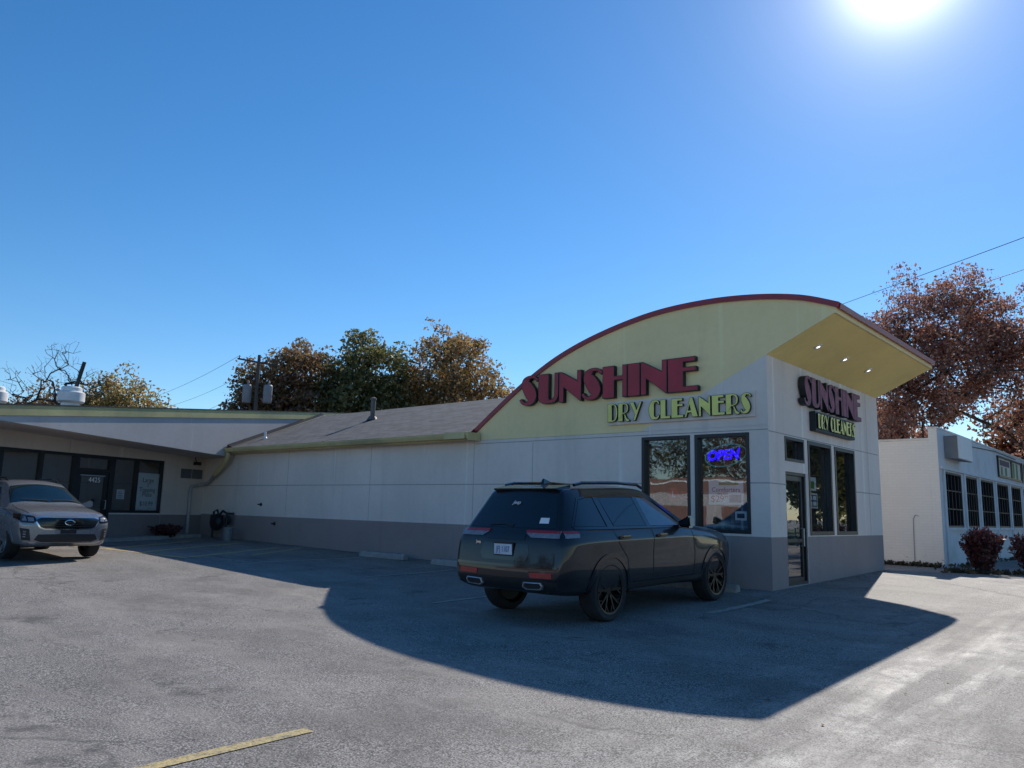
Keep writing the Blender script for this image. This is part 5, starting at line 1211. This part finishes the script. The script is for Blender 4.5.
bush(2.42, 9.75, 1.03, .85, 'burgundy leaved bush cut by the right edge of the picture', 6, 'burgundy bushes')
q = LF.p(-2.0, 0, .55); bush(q.x, q.y, .42, .95, 'low dark bush against the foot of the tan storefront wall', 7, None, 'leaf_barberry', 40)
rng = random.Random(9); mb = MB()
for i in range(330):
    t = rng.random()
    if i < 130: x, y = -1.2+1.5*t, WY-.06-.12*rng.random()
    elif i < 270: x, y = 1.0+1.6*t+rng.gauss(0, .1), 7.6+2.6*t+rng.gauss(0, .25)
    else: x, y = WX+.1+.25*rng.random(), WY+9*t
    h = .04+.11*rng.random()**2
    leaf_quads(mb, rng, Vector((x, y, gz(x, y)+h*.6)), .035, 5, .035+.02*rng.random())
tag(mb.build('weeds', M['leaf_weed'], keepnormals=True), kind='stuff')
rng = random.Random(19); mb = MB()     # fallen leaves along the walls
for i in range(300):
    if i < 170: x, y = -19+18.5*rng.random(), -.08-.22*rng.random()**2
    elif i < 250: x, y = .06+.3*rng.random()**2, 1.9+4.2*rng.random()
    else: x, y = rng.uniform(-16, 6), rng.uniform(-11, -1)
    a = rng.random()*6.28; s_ = .012+.018*rng.random(); c, d = math.cos(a)*s_, math.sin(a)*s_; z = gz(x, y)+.008
    mb.poly([(x-c, y-d, z), (x+d*.6, y-c*.6, z+.012*rng.random()), (x+c, y+d, z), (x-d*.6, y+c*.6, z+.012*rng.random())])
tag(mb.build('fallen_leaves', M['leaf_brown'], keepnormals=True), kind='stuff')

# ------------------------------------------------------------------ utility pole and wires
M['transformer'] = pbr('transformer_grey', (.22, .23, .25), .5)
M['pole_grey'] = pbr('silvered_wood', (.085, .075, .07), .9, scale=8)
PX, PY = -29.9, 7.85
up = empty('utility_pole', (PX, PY, .4), 'wooden utility pole with a crossarm and two grey transformers in front of the brown tree', 'utility pole')
mb = MB(); mb.tube([(PX, PY, .3), (PX, PY, 5), (PX, PY, 9.0)], [.12, .10, .08], 10); mb.build('pole', M['pole_grey'], up, smooth=True)
ca = Vector((.75, .62, 0)).normalized()
mb = MB(); mb.tube([Vector((PX, PY, 8.62))-ca*1.1-Vector((0, 0, -.18)), Vector((PX, PY, 8.62))+ca*1.1-Vector((0, 0, .18))], .045, 6); mb.build('crossarm', M['wood_dark'], up)
for k in (-1, -.45, .45, 1):
    mb = MB(); P = Vector((PX, PY, 8.64))+ca*k+Vector((0, 0, -.17*k)); mb.lathe([(.02, 0), (.05, .04), (.03, .08), (.05, .12), (.001, .16)], P, 'z', 8); mb.build('insulator', M['bucket'], up)
for k in (-.42, .5):
    P = Vector((PX, PY, 6.55))+ca*k*1.15; mb = MB(); mb.lathe([(.001, 0), (.2, 0), (.22, .04), (.22, .86), (.17, .92), (.001, .94)], P, 'z', 16)
    t_ = mb.build('transformer', M['transformer'], up, smooth=True); mb = MB(); mb.lathe([(.04, 0), (.06, .1), (.03, .2), (.001, .22)], P+Vector((.05, 0, .93)), 'z', 8); mb.build('bushing', M['bucket'], t_)
def wire(p0, p1, sag, label, r=.012):
    p0, p1 = Vector(p0), Vector(p1); o = (p0+p1)/2
    mb = MB(); mb.tube([p0.lerp(p1, t)-Vector((0, 0, 4*sag*t*(1-t))) for t in [i/24 for i in range(25)]], r, 5)
    return tag(mb.build('power_line', M['wire']), label, 'power line', 'overhead power lines')
for k, lab in ((-1, 'topmost overhead wire running left from the pole crossarm'), (.45, 'middle overhead wire running left from the pole')):
    P = Vector((PX, PY, 8.8))+ca*k+Vector((0, 0, -.17*k)); wire(P, (-66, 16+k*2, 9.6), .8, lab, .009)
wire((PX, PY, 7.5), (-66, 17, 8.2), .8, 'lowest overhead wire running left from the transformer', .009)
wire((-25.3, 42.6, 13.7), (17.7, -.05, 8.85), .12, 'long overhead wire rising over the red tree to the top right')
wire((-8.4, 35.3, 13.5), (4.8, 10.2, 8.48), .1, 'lower overhead wire at the right edge above the red tree')
wire((-4.0, 31.0, 7.65), (4.5, 8.6, 4.87), .05, 'pale lowest overhead wire crossing in front of the red tree', .014)

# ------------------------------------------------------------------ across the street: only seen mirrored in the shop windows
OB = empty('street_building', (-10, -52, -.4), 'long red brick building across the street, mirrored in the shop windows', 'building')
OF = Fr((0, -52, -.5), (-1, 0, 0), (0, 1, 0))
mb = MB(); hol = [(-14+i*6.0, -9.5+i*6.0, .8, 2.9) for i in range(8)]
OF.wall(mb, -22, 46, 0, 5.0, hol, .15, lambda u, v: 0 if v > 4.0 else 1, vs=(4.0,))
mb.build('front_wall', [M['red_brick'], M['fascia']], OB)
mb = MB(); mb.box(-46, -64, -.5, 22, -52.01, 4.9); mb.build('rear_wall', M['red_brick'], OB)
mb = MB()
for h in hol: OF.quad(mb, h[0], h[1], h[2], h[3], -.14)
mb.build('window', M['glass_dark'], OB, keepnormals=True)
mb = MB(); OF.box(mb, -22, 46, 5.0, 5.15, -.3, .06)
for u in (4, 9, 15, 22): OF.box(mb, u, u+1.0, 5.15, 5.9, -3, -2)
mb.build('roof_line', M['white_metal'], OB)
for x, y, k, sd, lab in ((-30, -66, .5, 1, 'street tree behind the brick building, mirrored in the right pane'), (-38, -69, 1.2, 2, 'second street tree behind the brick building'), (-46, -67, .2, 3, 'third street tree behind the brick building, farthest along')):
    tree('street_tree', (x, y, -.4), (x, y, 3.5), [((x, y, 8.0), (5.0, 5.0, 5.2))], 260, 'leaf_brown' if sd != 2 else 'leaf_green', 16, .17, .6, lab, 50+sd, 'trees across the street')
for x, y, sd, lab in ((12.5, 36, 1, 'leafy tree down the side street, mirrored in the front windows'), (16, 50, 2, 'second leafy tree down the side street'), (22, 66, 3, 'third leafy tree down the side street, farthest away')):
    tree('street_tree', (x, y, -.3), (x, y, 3.0), [((x, y, 6.0), (4.8, 4.8, 5.0))], 190, 'leaf_green', 34, .2, .7, lab, 60+sd, 'trees across the side street')
mb = MB(); mb.poly([(11, 22, gz(24, 20)+.03), (60, 22, gz(24, 20)+.03), (60, 90, gz(24, 20)+.03), (11, 90, gz(24, 20)+.03)]); tag(mb.build('grass_verge', pbr('verge_grass', (.06, .09, .025), .95, var=.4, scale=2)), kind='structure')
c2 = dup(GREY); c2.location = (-4.5, -30, gz(-1.5, -24.5)); c2.rotation_euler = (0, 0, R(95)); c2['label'] = 'grey SUV parked behind the viewer, mirrored in the side windows'
